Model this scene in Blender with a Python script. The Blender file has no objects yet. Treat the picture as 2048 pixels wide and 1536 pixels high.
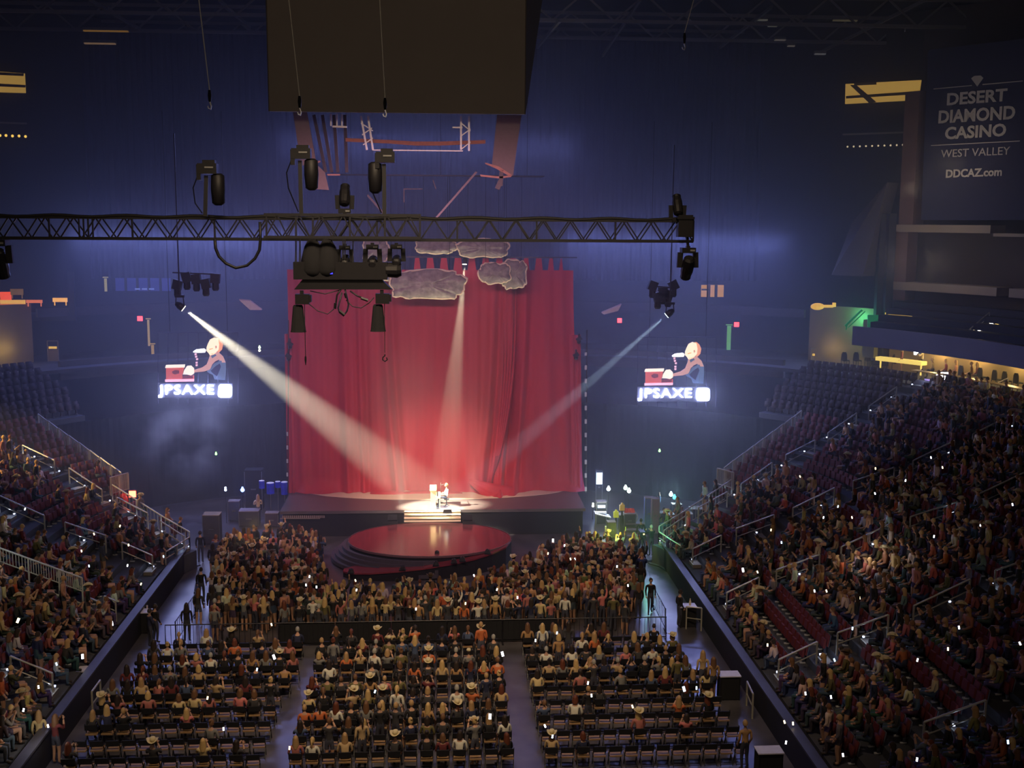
import bpy, bmesh, math, random
import numpy as np
from mathutils import Vector, Matrix, Euler

random.seed(7)
scene = bpy.context.scene
col = scene.collection
PI = math.pi

# ------------------------------------------------------------------ camera
FPX = 2300.0                                   # focal length in pixels of the 2048 px wide frame
EYE = Vector((0.6, 0.0, 18.9))
YAW = math.atan(150.0 / FPX)                   # turned a little to the right of the arena's long axis
PITCH = math.atan(328.0 / FPX)                 # looking down from the upper deck
ROLL = math.radians(0.35)
_f = Vector((math.sin(YAW) * math.cos(PITCH), math.cos(YAW) * math.cos(PITCH), -math.sin(PITCH)))
_r = Vector((math.cos(YAW), -math.sin(YAW), 0.0))
_u = _r.cross(_f)
_r2 = _r * math.cos(ROLL) + _u * math.sin(ROLL)
_u2 = _u * math.cos(ROLL) - _r * math.sin(ROLL)
cam_data = bpy.data.cameras.new('camera')
cam_data.sensor_width = 36.0
cam_data.lens = FPX / 2048.0 * 36.0
cam_data.clip_end = 400.0
cam = bpy.data.objects.new('camera', cam_data)
col.objects.link(cam)
cam.matrix_world = Matrix(((_r2.x, _u2.x, -_f.x, EYE.x), (_r2.y, _u2.y, -_f.y, EYE.y), (_r2.z, _u2.z, -_f.z, EYE.z), (0, 0, 0, 1)))
scene.camera = cam

def ray(px, py):
    return _f * FPX + _r2 * (px - 1024.0) - _u2 * (py - 768.0)
def at(px, py, y):                             # the point of the plane Y = y seen at a pixel of the photograph
    d = ray(px, py)
    return EYE + d * ((y - EYE.y) / d.y)
def atz(px, py, z):
    d = ray(px, py)
    return EYE + d * ((z - EYE.z) / d.z)
def proj(p):
    v = Vector(p) - EYE
    w = v.dot(_f)
    return 1024.0 + FPX * v.dot(_r2) / w, 768.0 - FPX * v.dot(_u2) / w

# ------------------------------------------------------------------ world, exposure, large lights
world = bpy.data.worlds.new('arena_dark')
scene.world = world
world.use_nodes = True
world.node_tree.nodes['Background'].inputs[0].default_value = (0.10, 0.11, 0.28, 1)
world.node_tree.nodes['Background'].inputs[1].default_value = 0.012
vs = scene.view_settings
vs.view_transform = 'Standard'
vs.look = 'None'
vs.exposure = 0.0
vs.gamma = 1.0
vs.use_curve_mapping = False
try:
    scene.cycles.use_denoising = True
    scene.cycles.sample_clamp_indirect = 3.0
    scene.cycles.volume_bounces = 0
    scene.cycles.max_bounces = 4
    scene.cycles.diffuse_bounces = 2
    scene.cycles.glossy_bounces = 2
    scene.cycles.use_light_tree = True
    scene.cycles.use_adaptive_sampling = True
    scene.cycles.adaptive_threshold = 0.05
    scene.cycles.adaptive_min_samples = 16
    scene.cycles.caustics_reflective = False
    scene.cycles.caustics_refractive = False
except Exception:
    pass

def look_matrix(loc, target):
    d = (Vector(target) - Vector(loc)).normalized()
    return Matrix.Translation(loc) @ d.to_track_quat('-Z', 'Y').to_matrix().to_4x4()
def spot(name, loc, target, watts, color, angle, blend=0.2, radius=0.12):
    l = bpy.data.lights.new(name, 'SPOT')
    l.energy = watts; l.color = color; l.spot_size = math.radians(angle); l.spot_blend = blend
    l.shadow_soft_size = radius
    o = bpy.data.objects.new(name, l); col.objects.link(o); o.matrix_world = look_matrix(loc, target)
    return o
def area(name, loc, target, watts, color, sx, sy, spread=180):
    l = bpy.data.lights.new(name, 'AREA')
    l.energy = watts; l.color = color; l.shape = 'RECTANGLE'; l.size = sx; l.size_y = sy; l.spread = math.radians(spread)
    o = bpy.data.objects.new(name, l); col.objects.link(o); o.matrix_world = look_matrix(loc, target)
    return o
def point(name, loc, watts, color, radius=0.1):
    l = bpy.data.lights.new(name, 'POINT')
    l.energy = watts; l.color = color; l.shadow_soft_size = radius
    o = bpy.data.objects.new(name, l); col.objects.link(o); o.location = loc
    return o

STAGE_Z = 1.6
STAGE_Y = 67.6
CURTAIN_Y = 72.6
SINGER = atz(893, 1012, STAGE_Z)
SPOT_L = at(374, 622, 66.0)
SPOT_R = at(1327, 636, 66.0)
SPOT_C = at(929, 536, 71.0)
WARM = (1.0, 0.80, 0.52)
_t = SINGER + Vector((0, 0, 0.6))
spot('key_spot', SPOT_L, SINGER + Vector((-0.6, 0.0, 0.1)), 420000, (1.0, 0.88, 0.62), 12.0, 0.7, 0.08)
spot('cross_spot', SPOT_R, SINGER + Vector((0.1, -0.6, 0.2)), 120000, (0.60, 0.80, 1.0), 6.0, 0.4, 0.08)
spot('top_spot', SPOT_C, SINGER + Vector((-0.25, -0.5, 0)), 120000, (1.0, 0.86, 0.56), 10.0, 0.5, 0.06)
# unseen area lights: dim warm wash on the audience, red-violet wash on the curtain
area('house_wash', (0, 26, 31), (0, 47, 0), 980, (1.0, 0.74, 0.47), 14, 3, 62)
area('upper_wash', (0, -8, 30), (4, 60, 20), 520, (1.0, 0.76, 0.55), 20, 3, 90)
area('stage_wash', (-1, 42, 20.5), (0, CURTAIN_Y, 8), 900, (1.0, 0.50, 0.70), 16, 1.2, 70)
# unseen blue area lights added to tint the haze around the stage
area('blue_haze_fill', (-17, 84, 17.5), (-13, 56, 0), 1550, (0.26, 0.32, 1.0), 16, 1.5, 150)
area('blue_haze_fill', (18, 84, 17.5), (14, 56, 0), 1450, (0.26, 0.32, 1.0), 16, 1.5, 150)
area('blue_haze_fill', (0, 80, 24), (0, 50, 10), 700, (0.28, 0.32, 1.0), 20, 1.5, 150)
# unseen spots added in place of light bounced up onto the hanging clouds
spot('cloud_bounce_fill', (-1.6, 66.9, 2.0), (-1.5, 69.6, 16.5), 5500, (1.0, 0.88, 0.62), 34, 0.8, 0.2)
spot('cloud_bounce_fill', (2.6, 66.9, 2.0), (3.2, 69.6, 17.0), 5500, (1.0, 0.88, 0.62), 34, 0.8, 0.2)
spot('stage_floor_fill', (-2, 41, 19.2), (0.4, 70.6, 2.6), 52000, (1.0, 0.80, 0.60), 21, 1.0, 0.4)  # unseen spot added to brighten the pale stage floor

# ------------------------------------------------------------------ helpers
def lin(c):
    return tuple(((v / 12.92) if v <= 0.04045 else ((v + 0.055) / 1.055) ** 2.4) for v in c)
def rgb(r, g, b):
    return lin((r / 255.0, g / 255.0, b / 255.0))

MATS = {}
def M(name, color=(0.2, 0.2, 0.2), rough=0.6, metal=0.0, noise=0.18, scale=6.0, emit=None, strength=0.0, bump=0.0, tint=None, spec=0.5):
    """Principled material whose colour wanders with a noise texture; tint='object' multiplies by the object colour."""
    if name in MATS:
        return MATS[name]
    m = bpy.data.materials.new(name); m.use_nodes = True
    nt = m.node_tree; N = nt.nodes; L = nt.links
    bs = N['Principled BSDF']
    bs.inputs['Roughness'].default_value = rough
    bs.inputs['Metallic'].default_value = metal
    bs.inputs['Specular IOR Level'].default_value = spec
    tc = N.new('ShaderNodeTexCoord'); nz = N.new('ShaderNodeTexNoise')
    nz.inputs['Scale'].default_value = scale; nz.inputs['Detail'].default_value = 2.0
    L.new(tc.outputs['Object'], nz.inputs['Vector'])
    mx = N.new('ShaderNodeMix'); mx.data_type = 'RGBA'; mx.blend_type = 'MIX'
    L.new(nz.outputs['Fac'], mx.inputs[0])
    a = [max(0.0, v * (1 - noise)) for v in color]; b = [min(1.0, v * (1 + noise)) for v in color]
    mx.inputs[6].default_value = (*a, 1); mx.inputs[7].default_value = (*b, 1)
    out = mx.outputs[2]
    if tint == 'object':
        oi = N.new('ShaderNodeObjectInfo'); mu = N.new('ShaderNodeMix'); mu.data_type = 'RGBA'; mu.blend_type = 'MULTIPLY'
        mu.inputs[0].default_value = 1.0
        L.new(out, mu.inputs[6]); L.new(oi.outputs['Color'], mu.inputs[7]); out = mu.outputs[2]
    elif tint == 'attr':
        at_ = N.new('ShaderNodeAttribute'); at_.attribute_name = 'col'; mu = N.new('ShaderNodeMix'); mu.data_type = 'RGBA'; mu.blend_type = 'MULTIPLY'
        mu.inputs[0].default_value = 1.0
        L.new(out, mu.inputs[6]); L.new(at_.outputs['Color'], mu.inputs[7]); out = mu.outputs[2]
    elif tint == 'random':
        oi = N.new('ShaderNodeObjectInfo'); mu = N.new('ShaderNodeMix'); mu.data_type = 'RGBA'; mu.blend_type = 'MULTIPLY'
        mu.inputs[0].default_value = 1.0
        rp = N.new('ShaderNodeValToRGB'); rp.color_ramp.elements[0].color = (0.45, 0.45, 0.5, 1); rp.color_ramp.elements[1].color = (1, 1, 1, 1)
        L.new(oi.outputs['Random'], rp.inputs[0]); L.new(out, mu.inputs[6]); L.new(rp.outputs[0], mu.inputs[7]); out = mu.outputs[2]
    L.new(out, bs.inputs['Base Color'])
    if emit is not None:
        bs.inputs['Emission Color'].default_value = (*emit, 1)
        bs.inputs['Emission Strength'].default_value = strength
        if name != 'led_white':
            m.cycles.emission_sampling = 'NONE'          # tiny emitters are seen, the lamps beside them do the lighting
    if bump:
        bp = N.new('ShaderNodeBump'); bp.inputs['Strength'].default_value = bump; bp.inputs['Distance'].default_value = 0.05
        L.new(nz.outputs['Fac'], bp.inputs['Height']); L.new(bp.outputs[0], bs.inputs['Normal'])
    MATS[name] = m
    return m

def tag(o, label=None, cat=None, group=None, kind=None):
    if label: o['label'] = label
    if cat: o['category'] = cat
    if group: o['group'] = group
    if kind: o['kind'] = kind
    return o
def worldloc(o):
    v = Vector((0, 0, 0))
    while o is not None:
        v += o.location; o = o.parent
    return v
def empty(name, loc, label=None, cat=None, group=None, kind=None):
    o = bpy.data.objects.new(name, None); col.objects.link(o); o.location = loc
    o.empty_display_size = 0.2
    return tag(o, label, cat, group, kind)

class MB:
    """collects shapes in world (or prototype) coordinates; build() links them as ONE mesh object"""
    def __init__(s): s.v = []; s.f = []; s.m = []
    def add(s, verts, faces, mi=0):
        n = len(s.v); s.v.extend([Vector(p) for p in verts]); s.f.extend([[i + n for i in f] for f in faces]); s.m.extend([mi] * len(faces)); return s
    def box(s, c, size, mi=0, rot=None, taper=1.0):
        c = Vector(c); hx, hy, hz = size[0] / 2, size[1] / 2, size[2] / 2
        P = [(-hx, -hy, -hz), (hx, -hy, -hz), (hx, hy, -hz), (-hx, hy, -hz), (-hx * taper, -hy * taper, hz), (hx * taper, -hy * taper, hz), (hx * taper, hy * taper, hz), (-hx * taper, hy * taper, hz)]
        P = [Vector(p) for p in P]
        if rot is not None: P = [rot @ p for p in P]
        return s.add([c + p for p in P], [(0, 3, 2, 1), (4, 5, 6, 7), (0, 1, 5, 4), (1, 2, 6, 5), (2, 3, 7, 6), (3, 0, 4, 7)], mi)
    def box2(s, a, b, mi=0):
        a, b = Vector(a), Vector(b); return s.box((a + b) / 2, [abs(x) for x in (b - a)], mi)
    def bar(s, a, b, w, h=None, mi=0, up=(0, 0, 1)):
        a, b = Vector(a), Vector(b); h = h or w; d = (b - a); L = d.length
        if L < 1e-6: return s
        z = d / L; u = Vector(up)
        if abs(z.dot(u)) > 0.98: u = Vector((1, 0, 0))
        x = u.cross(z).normalized(); y = z.cross(x)
        R = Matrix((x, y, z)).transposed()
        return s.box((a + b) / 2, (w, h, L), mi, R)
    def tube(s, pts, r, n=6, mi=0, cap=True):
        pts = [Vector(p) for p in pts]; rr = r if isinstance(r, (list, tuple)) else [r] * len(pts)
        base = len(s.v); prev = None
        for i, p in enumerate(pts):
            d = (pts[min(i + 1, len(pts) - 1)] - pts[max(i - 1, 0)]).normalized()
            if prev is None:
                u = Vector((0, 0, 1)) if abs(d.z) < 0.9 else Vector((1, 0, 0))
                x = u.cross(d).normalized()
            else:
                x = (prev - d * prev.dot(d)).normalized()
            prev = x; y = d.cross(x)
            for k in range(n):
                a = 2 * PI * k / n
                s.v.append(p + (x * math.cos(a) + y * math.sin(a)) * rr[i])
        for i in range(len(pts) - 1):
            for k in range(n):
                s.f.append([base + i * n + k, base + i * n + (k + 1) % n, base + (i + 1) * n + (k + 1) % n, base + (i + 1) * n + k]); s.m.append(mi)
        if cap:
            s.f.append([base + k for k in range(n)][::-1]); s.m.append(mi)
            e = base + (len(pts) - 1) * n
            s.f.append([e + k for k in range(n)]); s.m.append(mi)
        return s
    def lathe(s, prof, c=(0, 0, 0), n=12, mi=0, sx=1.0, sy=1.0, rot=None):
        c = Vector(c); base = len(s.v)
        for (r, z) in prof:
            for k in range(n):
                a = 2 * PI * k / n; p = Vector((r * math.cos(a) * sx, r * math.sin(a) * sy, z))
                if rot is not None: p = rot @ p
                s.v.append(c + p)
        for i in range(len(prof) - 1):
            for k in range(n):
                s.f.append([base + i * n + k, base + i * n + (k + 1) % n, base + (i + 1) * n + (k + 1) % n, base + (i + 1) * n + k]); s.m.append(mi)
        s.f.append([base + k for k in range(n)][::-1]); s.m.append(mi)
        e = base + (len(prof) - 1) * n
        s.f.append([e + k for k in range(n)]); s.m.append(mi)
        return s
    def prism(s, poly, vec, mi=0):
        """closed polygon (list of 3D points) swept along vec"""
        n = len(poly); vec = Vector(vec); P = [Vector(p) for p in poly]
        return s.add(P + [p + vec for p in P], [list(range(n))[::-1], list(range(n, 2 * n))] + [[i, (i + 1) % n, n + (i + 1) % n, n + i] for i in range(n)], mi)
    def strip(s, rings, mi=0, close=False):
        """rings: list of equal-length point lists, joined by quads"""
        n = len(rings[0]); base = len(s.v)
        for r in rings: s.v.extend([Vector(p) for p in r])
        for i in range(len(rings) - 1):
            for k in range(n if close else n - 1):
                k2 = (k + 1) % n
                s.f.append([base + i * n + k, base + i * n + k2, base + (i + 1) * n + k2, base + (i + 1) * n + k]); s.m.append(mi)
        return s
    def ball(s, c, r, n=8, mi=0, scale=(1, 1, 1)):
        prof = [(max(0.02, math.sin(PI * i / n)) * 1.0, -math.cos(PI * i / n)) for i in range(n + 1)]
        c = Vector(c); base = len(s.v); m = n + 2
        for (q, z) in prof:
            for k in range(m):
                a = 2 * PI * k / m
                s.v.append(c + Vector((q * math.cos(a) * scale[0], q * math.sin(a) * scale[1], z * scale[2])) * r)
        for i in range(n):
            for k in range(m):
                s.f.append([base + i * m + k, base + i * m + (k + 1) % m, base + (i + 1) * m + (k + 1) % m, base + (i + 1) * m + k]); s.m.append(mi)
        return s
    def mesh(s, name, mats, origin=Vector((0, 0, 0)), smooth=False):
        me = bpy.data.meshes.new(name)
        me.from_pydata([p - origin for p in s.v], [], s.f)
        for m in (mats if isinstance(mats, (list, tuple)) else [mats]): me.materials.append(m)
        if any(s.m): me.polygons.foreach_set('material_index', s.m)
        if smooth: me.polygons.foreach_set('use_smooth', [True] * len(s.f))
        me.update()
        return me
    def build(s, name, mats, parent=None, label=None, cat=None, group=None, kind=None, smooth=False):
        if parent is None:
            xs = [p.x for p in s.v]; ys = [p.y for p in s.v]; zs = [p.z for p in s.v]
            org = Vector(((min(xs) + max(xs)) / 2, (min(ys) + max(ys)) / 2, min(zs)))
        else:
            org = worldloc(parent)
        o = bpy.data.objects.new(name, s.mesh(name, mats, org, smooth)); col.objects.link(o)
        if parent is None: o.location = org
        else: o.parent = parent
        return tag(o, label, cat, group, kind)

def copy_tree(o, parent=None):
    c = o.copy(); col.objects.link(c)
    if parent is not None: c.parent = parent
    for ch in [x for x in o.children]:
        copy_tree(ch, c)
    return c
def text_mesh(body, size, extrude=0.01, offset=0.0, spacing=1.0, res=3):
    """vertices and faces of a line of lettering, centred on x, baseline at 0, in the XY plane"""
    cu = bpy.data.curves.new('lettering', 'FONT'); cu.body = body; cu.size = size; cu.extrude = extrude; cu.offset = offset
    cu.space_character = spacing; cu.align_x = 'CENTER'; cu.resolution_u = res
    o = bpy.data.objects.new('lettering', cu); col.objects.link(o)
    dg = bpy.context.evaluated_depsgraph_get(); dg.update()
    me = bpy.data.meshes.new_from_object(o.evaluated_get(dg))
    V = [v.co.copy() for v in me.vertices]; F = [list(p.vertices) for p in me.polygons]
    bpy.data.objects.remove(o); bpy.data.meshes.remove(me); bpy.data.curves.remove(cu)
    return V, F

ORD = ['first', 'second', 'third', 'fourth', 'fifth', 'sixth', 'seventh', 'eighth', 'ninth', 'tenth', 'eleventh', 'twelfth', 'thirteenth', 'fourteenth', 'fifteenth', 'sixteenth', 'seventeenth', 'eighteenth', 'nineteenth', 'twentieth'] + ['%dth' % i for i in range(21, 60)]
ORD[20] = '21st'; ORD[21] = '22nd'; ORD[22] = '23rd'; ORD[30] = '31st'; ORD[31] = '32nd'; ORD[32] = '33rd'
# ------------------------------------------------------------------ the bowl: a U of terraces round the arena floor
YC, HW, RCOR = 57.4, 13.0, 8.5                  # where the corners start, half width of the floor, corner radius
def bowl(side, d, u, z=0.0):
    """d metres outside the boards; u <= 0: Y = YC + u on the straight, u > 0: degrees round the far corner"""
    if u <= 0:
        return Vector((side * (HW + d), YC + u, z))
    a = math.radians(u); R = RCOR + d
    return Vector((side * (HW - RCOR + R * math.cos(a)), YC + R * math.sin(a), z))
def outward(side, u):
    a = math.radians(max(u, 0.0)); return Vector((side * math.cos(a), math.sin(a), 0))
def along(side, u):
    a = math.radians(max(u, 0.0)); return Vector((-side * math.sin(a), math.cos(a), 0))
def usteps(u0, u1):
    n = [u0]
    if u0 < 0: n += [v for v in np.arange(u0 + 6, 0, 6.0)] + ([0.0] if u1 >= 0 else [])
    s = max(u0, 0.0) + 3.0
    while s < u1 - 0.01: n.append(s); s += 3.0
    n.append(u1)
    return n
NROW = 23
def row_d(r): return 0.6 + 0.86 * r
def row_z(r): return 1.0 + 0.35 * r
AISLES = [-23.2, -15.1, -6.9, 1.5, 24.0]
def far_end(r): return 28.0 if r < 7 else (33.0 if r < 16 else 42.0)

CONC = M('concrete', rgb(70, 70, 78), 0.85, noise=0.3, scale=0.8, bump=0.2)
CONC_L = M('pale_concrete', rgb(128, 120, 116), 0.8, noise=0.2, scale=0.6)
DARKP = M('dark_paint', rgb(34, 34, 40), 0.7, noise=0.3)
BLACK = M('black_metal', rgb(24, 24, 28), 0.5, noise=0.3)
BLACKC = M('black_cloth', rgb(22, 22, 28), 0.9, noise=0.3)
STEEL = M('brushed_steel', rgb(150, 150, 150), 0.35, 0.9, noise=0.1)
WHITEP = M('white_rail_paint', rgb(185, 185, 175), 0.5, noise=0.1)
DRAPE = M('black_drape', rgb(52, 53, 74), 0.95, noise=0.25, scale=0.6)

# floor of the arena
def floor_mat():
    m = bpy.data.materials.new('sealed_concrete_floor'); m.use_nodes = True
    nt = m.node_tree; N = nt.nodes; L = nt.links; bs = N['Principled BSDF']
    tc = N.new('ShaderNodeTexCoord'); n1 = N.new('ShaderNodeTexNoise'); n1.inputs['Scale'].default_value = 0.9; n1.inputs['Detail'].default_value = 6
    L.new(tc.outputs['Object'], n1.inputs['Vector'])
    r = N.new('ShaderNodeValToRGB'); r.color_ramp.elements[0].color = (0.055, 0.05, 0.06, 1); r.color_ramp.elements[1].color = (0.12, 0.11, 0.125, 1)
    r.color_ramp.elements[0].position = 0.35; r.color_ramp.elements[1].position = 0.7
    L.new(n1.outputs['Fac'], r.inputs[0]); L.new(r.outputs[0], bs.inputs['Base Color'])
    r2 = N.new('ShaderNodeValToRGB'); r2.color_ramp.elements[0].color = (0.24, 0.24, 0.24, 1); r2.color_ramp.elements[1].color = (0.42, 0.42, 0.42, 1)
    L.new(n1.outputs['Fac'], r2.inputs[0]); L.new(r2.outputs[0], bs.inputs['Roughness'])
    bs.inputs['Specular IOR Level'].default_value = 0.6
    return m
b = MB(); b.box2((-46, 18, -0.3), (46, 104, 0.0)); b.build('floor', floor_mat(), kind='structure', label='dark sealed concrete arena floor under the crowd')

# boards along the floor
for side, nm in ((-1, 'left'), (1, 'right')):
    b = MB()
    b.box2((side * 13.0, 26, 0), (side * 13.28, 61.4, 1.12))
    w = b.build('wall_boards_' + nm, M('board_dark', rgb(30, 30, 36), 0.6), kind='structure', label='dark dasher boards on the %s edge of the floor' % nm)
    b = MB(); b.box2((side * 12.96, 26, 1.12), (side * 13.34, 61.42, 1.2)); b.build('cap_rail', M('board_cap', rgb(70, 68, 76), 0.5), w)

# stepped terraces
for side, nm in ((-1, 'left'), (1, 'right')):
    b = MB()
    for r in range(NROW):
        d0, d1, z, zp = row_d(r), row_d(r + 1), row_z(r), (row_z(r - 1) if r else 0.0)
        us = usteps(-31.4, far_end(r))
        b.strip([[bowl(side, d0, u, zp), bowl(side, d0, u, z), bowl(side, d1, u, z)] for u in us])
        ue = far_end(r)                                            # closed end face of the row
        b.add([bowl(side, d0, ue, 0), bowl(side, d1, ue, 0), bowl(side, d1, ue, z), bowl(side, d0, ue, z)], [(0, 1, 2, 3)])
    b.build('floor_terrace_' + nm, CONC, kind='structure', label='stepped concrete seating terrace on the %s' % nm)

def ring(name, mat, prof, u0, u1, side, label=None, parent=None, closed=True, kind='structure'):
    us = usteps(u0, u1); b = MB()
    rings = [[bowl(side, d, u, z) for (d, z) in prof] for u in us]
    b.strip(rings, close=closed)
    if closed:
        n = len(prof)
        b.add(rings[0], [list(range(n))]); b.add(rings[-1], [list(range(n))[::-1]])
    return b.build(name, mat, parent, label=label, kind=kind if parent is None else None)
def rect(d0, d1, z0, z1): return [(d0, z0), (d1, z0), (d1, z1), (d0, z1)]

TOPD, TOPZ = row_d(NROW), row_z(NROW - 1) + 0.1
PURPLE_GREY = M('fascia_grey', rgb(105, 98, 118), 0.7, noise=0.15, scale=0.5)
TAN = M('tan_wall', rgb(150, 128, 92), 0.7, noise=0.25, scale=0.9)
BROWN = M('brown_panel', rgb(112, 84, 74), 0.8, noise=0.2, scale=0.7)
for side, nm in ((-1, 'left'), (1, 'right')):
    ring('floor_concourse_' + nm, CONC, rect(TOPD, 29.5, TOPZ - 0.25, TOPZ), -31, 90, side, 'concourse walkway slab behind the %s stand' % nm)
    # loge back wall (warm lit) under the suite deck, then the open corner beyond it
    ring('wall_loge_' + nm, TAN, rect(25.2, 25.5, TOPZ, 11.0), -31, 36, side, 'tan wall behind the loge tables on the %s' % nm)
    ring('ceiling_loge_' + nm, DARKP, rect(20.9, 26.0, 10.85, 10.98), -31, 36, side, 'dark soffit over the loge tables on the %s' % nm)
    ring('trim_suite_' + nm, PURPLE_GREY, rect(20.7, 20.95, 10.8, 12.05), -31, 36, side, 'grey-violet fascia band of the suite deck on the %s' % nm)
    ring('wall_corner_' + nm, TAN, rect(25.6, 25.9, TOPZ, 12.9), 36, 47, side, 'green and yellow lit corner wall beside the suite deck on the %s' % nm)
    ring('wall_band_' + nm, M('dim_concrete', rgb(74, 72, 76), .85), rect(21.6, 21.9, 7.9, 9.2), 47, 90, side, 'pale low concourse parapet at the far corner on the %s' % nm)
    ring('trim_far_' + nm, M('dim_concrete'), rect(24.6, 24.9, 12.0, 12.6), 47, 90, side, 'pale far balcony edge on the %s' % nm)
    ring('wall_outer_' + nm, DARKP, rect(29.5, 29.8, TOPZ, 33.5), -31, 90, side, 'dark outer wall of the arena on the %s' % nm)
    # suite deck steps, dark
    b = MB()
    for k in range(6):
        us = usteps(-31, 36.0)
        b.strip([[bowl(side, 20.95 + 0.9 * k, u, 11.0 + 0.42 * k), bowl(side, 20.95 + 0.9 * k, u, 11.4 + 0.42 * k), bowl(side, 21.85 + 0.9 * k, u, 11.4 + 0.42 * k)] for u in us])
        b.add([bowl(side, 20.95 + 0.9 * k, 36, 10.9), bowl(side, 21.85 + 0.9 * k, 36, 10.9), bowl(side, 21.85 + 0.9 * k, 36, 11.4 + 0.42 * k), bowl(side, 20.95 + 0.9 * k, 36, 11.4 + 0.42 * k)], [(0, 1, 2, 3)])
    b.build('floor_suite_' + nm, DARKP, kind='structure', label='dark stepped suite deck on the %s' % nm)

# upper right: ledges, column, banner wall and the raking end of the upper deck
LEDGE = M('ledge_plaster', rgb(150, 136, 122), 0.8, noise=0.12, scale=0.5)
ring('trim_1', LEDGE, rect(25.6, 27.0, 14.3, 14.85), 23.0, 36.6, 1, 'lower pale balcony ledge below the casino banner')
ring('trim_2', LEDGE, rect(25.6, 27.0, 18.25, 18.75), 24.3, 36.6, 1, 'upper pale balcony ledge below the casino banner')
ring('trim_3', LEDGE, rect(25.6, 27.0, 14.3, 14.85), 17.0, 21.4, 1, 'short end of pale balcony ledge at the photo edge')
ring('trim_4', LEDGE, rect(25.9, 27.0, 18.05, 18.25), 16.0, 24.3, 1, 'thin step of the upper balcony ledge')
ring('wall_suite_back', M('suite_wall', rgb(66, 54, 52), 0.8, noise=0.3, scale=0.4), rect(27.4, 27.7, 13.2, 33), 12.0, 36.0, 1, 'dark brown wall behind the suite balconies')
ring('column_1', BROWN, rect(25.7, 27.0, 18.75, 27.6), 34.4, 36.2, 1, 'brown column beside the casino banner')
ring('column_2', BROWN, rect(25.8, 27.0, 13.6, 18.25), 35.0, 36.5, 1, 'brown column between the two balcony ledges')
b = MB()
b.prism([bowl(1, 25.0, 41.5, 18.9), bowl(1, 24.0, 43.0, 15.2), bowl(1, 24.0, 38.8, 15.2), bowl(1, 25.0, 37.2, 21.6)], outward(1, 40) * 1.6)
b.build('wall_raker', M('raker_grey', rgb(86, 80, 80), 0.85), kind='structure', label='slanted grey end of the upper deck beside the banner column')
b = MB()
for u in (36.8, 37.9):
    b.bar(bowl(1, 25.4, u, 9.0), bowl(1, 25.4, u, 19.5), 0.5, 0.5)
b.build('column_3', DARKP, kind='structure', label='dark paired columns at the corner of the right stand')

# far drape that closes off the end of the arena, hung from the roof in narrow folds
DY = 89.0
xl, xr = at(52, 400, DY).x, at(1688, 400, DY).x
ztop, zbot = 32.5, at(900, 560, DY).z
b = MB(); n = 420
pts = [(xl + (xr - xl) * i / n, DY + 0.05 * math.sin(i * 1.9) + 0.03 * math.sin(i * 0.7)) for i in range(n + 1)]
b.strip([[(x, y, zbot) for x, y in pts], [(x, y, ztop) for x, y in pts]])
b.strip([[(x, y + 0.1, ztop) for x, y in pts], [(x, y + 0.1, zbot) for x, y in pts]])
b.build('wall_far_drape', DRAPE, kind='structure', label='vast dark drape closing off the far end of the arena')
b = MB(); b.box2((-46, 101, 0), (46, 101.4, 34)); b.build('wall_far', DARKP, kind='structure', label='dark far end wall of the arena')
# black masking drapes hung behind the stage corners
for side, nm in ((-1, 'left'), (1, 'right')):
    b = MB(); us = np.linspace(33.5, 90, 170)
    q = [bowl(side, 14.0 + 0.008 * math.sin(i * 1.7), u) for i, u in enumerate(us)]
    b.strip([[p + Vector((0, 0, 0.02)) for p in q], [p + Vector((0, 0, 6.3)) for p in q]])
    b.build('wall_mask_' + nm, M('mask_drape', rgb(15, 15, 20), .95), kind='structure', label='black masking drape behind the stage on the %s' % nm)

# roof with its trusses
b = MB(); b.box2((-47, 18, 33.6), (47, 104, 34.0)); b.build('ceiling', M('roof_deck', rgb(30, 30, 36), 0.9), kind='structure', label='dark roof deck high over the arena')
ROOFM = M('roof_steel', rgb(104, 101, 104), 0.6, 0.0)
for k, y in enumerate((76.0, 83.0, 90.0, 97.0)):
    t = empty('roof_truss', (0, y, 31.5), 'dark roof truss, %s from the stage under the ceiling' % ORD[k], 'truss', 'roof trusses')
    for zz in (31.6, 33.3):
        b = MB(); b.bar((-44, y, zz), (44, y, zz), 0.22); b.build('chord', ROOFM, t)
    for j in range(22):
        x0 = -44 + 4.0 * j
        b = MB(); b.bar((x0, y, 31.6), (x0 + 2, y, 33.3), 0.12); b.bar((x0 + 2, y, 33.3), (x0 + 4, y, 31.6), 0.12); b.build('web_brace', ROOFM, t)
for k, (a0, a1) in enumerate((((1280, 0), (1205, 112)), ((1543, 14), (1440, 95)), ((1850, 0), (1640, 105)), ((438, 0), (500, 55)), ((180, 0), (285, 62)), ((1120, 40), (1075, 95)))):
    b = MB(); b.bar(atz(a0[0], a0[1] - 8, 33.0) if False else at(a0[0], a0[1], 74.0), at(a1[0], a1[1], 86.0), 0.14, 0.2)
    b.build('purlin', ROOFM, label='slanting roof brace, %s, near the ceiling' % ORD[k], cat='roof beam', group='slanting roof braces')
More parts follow.
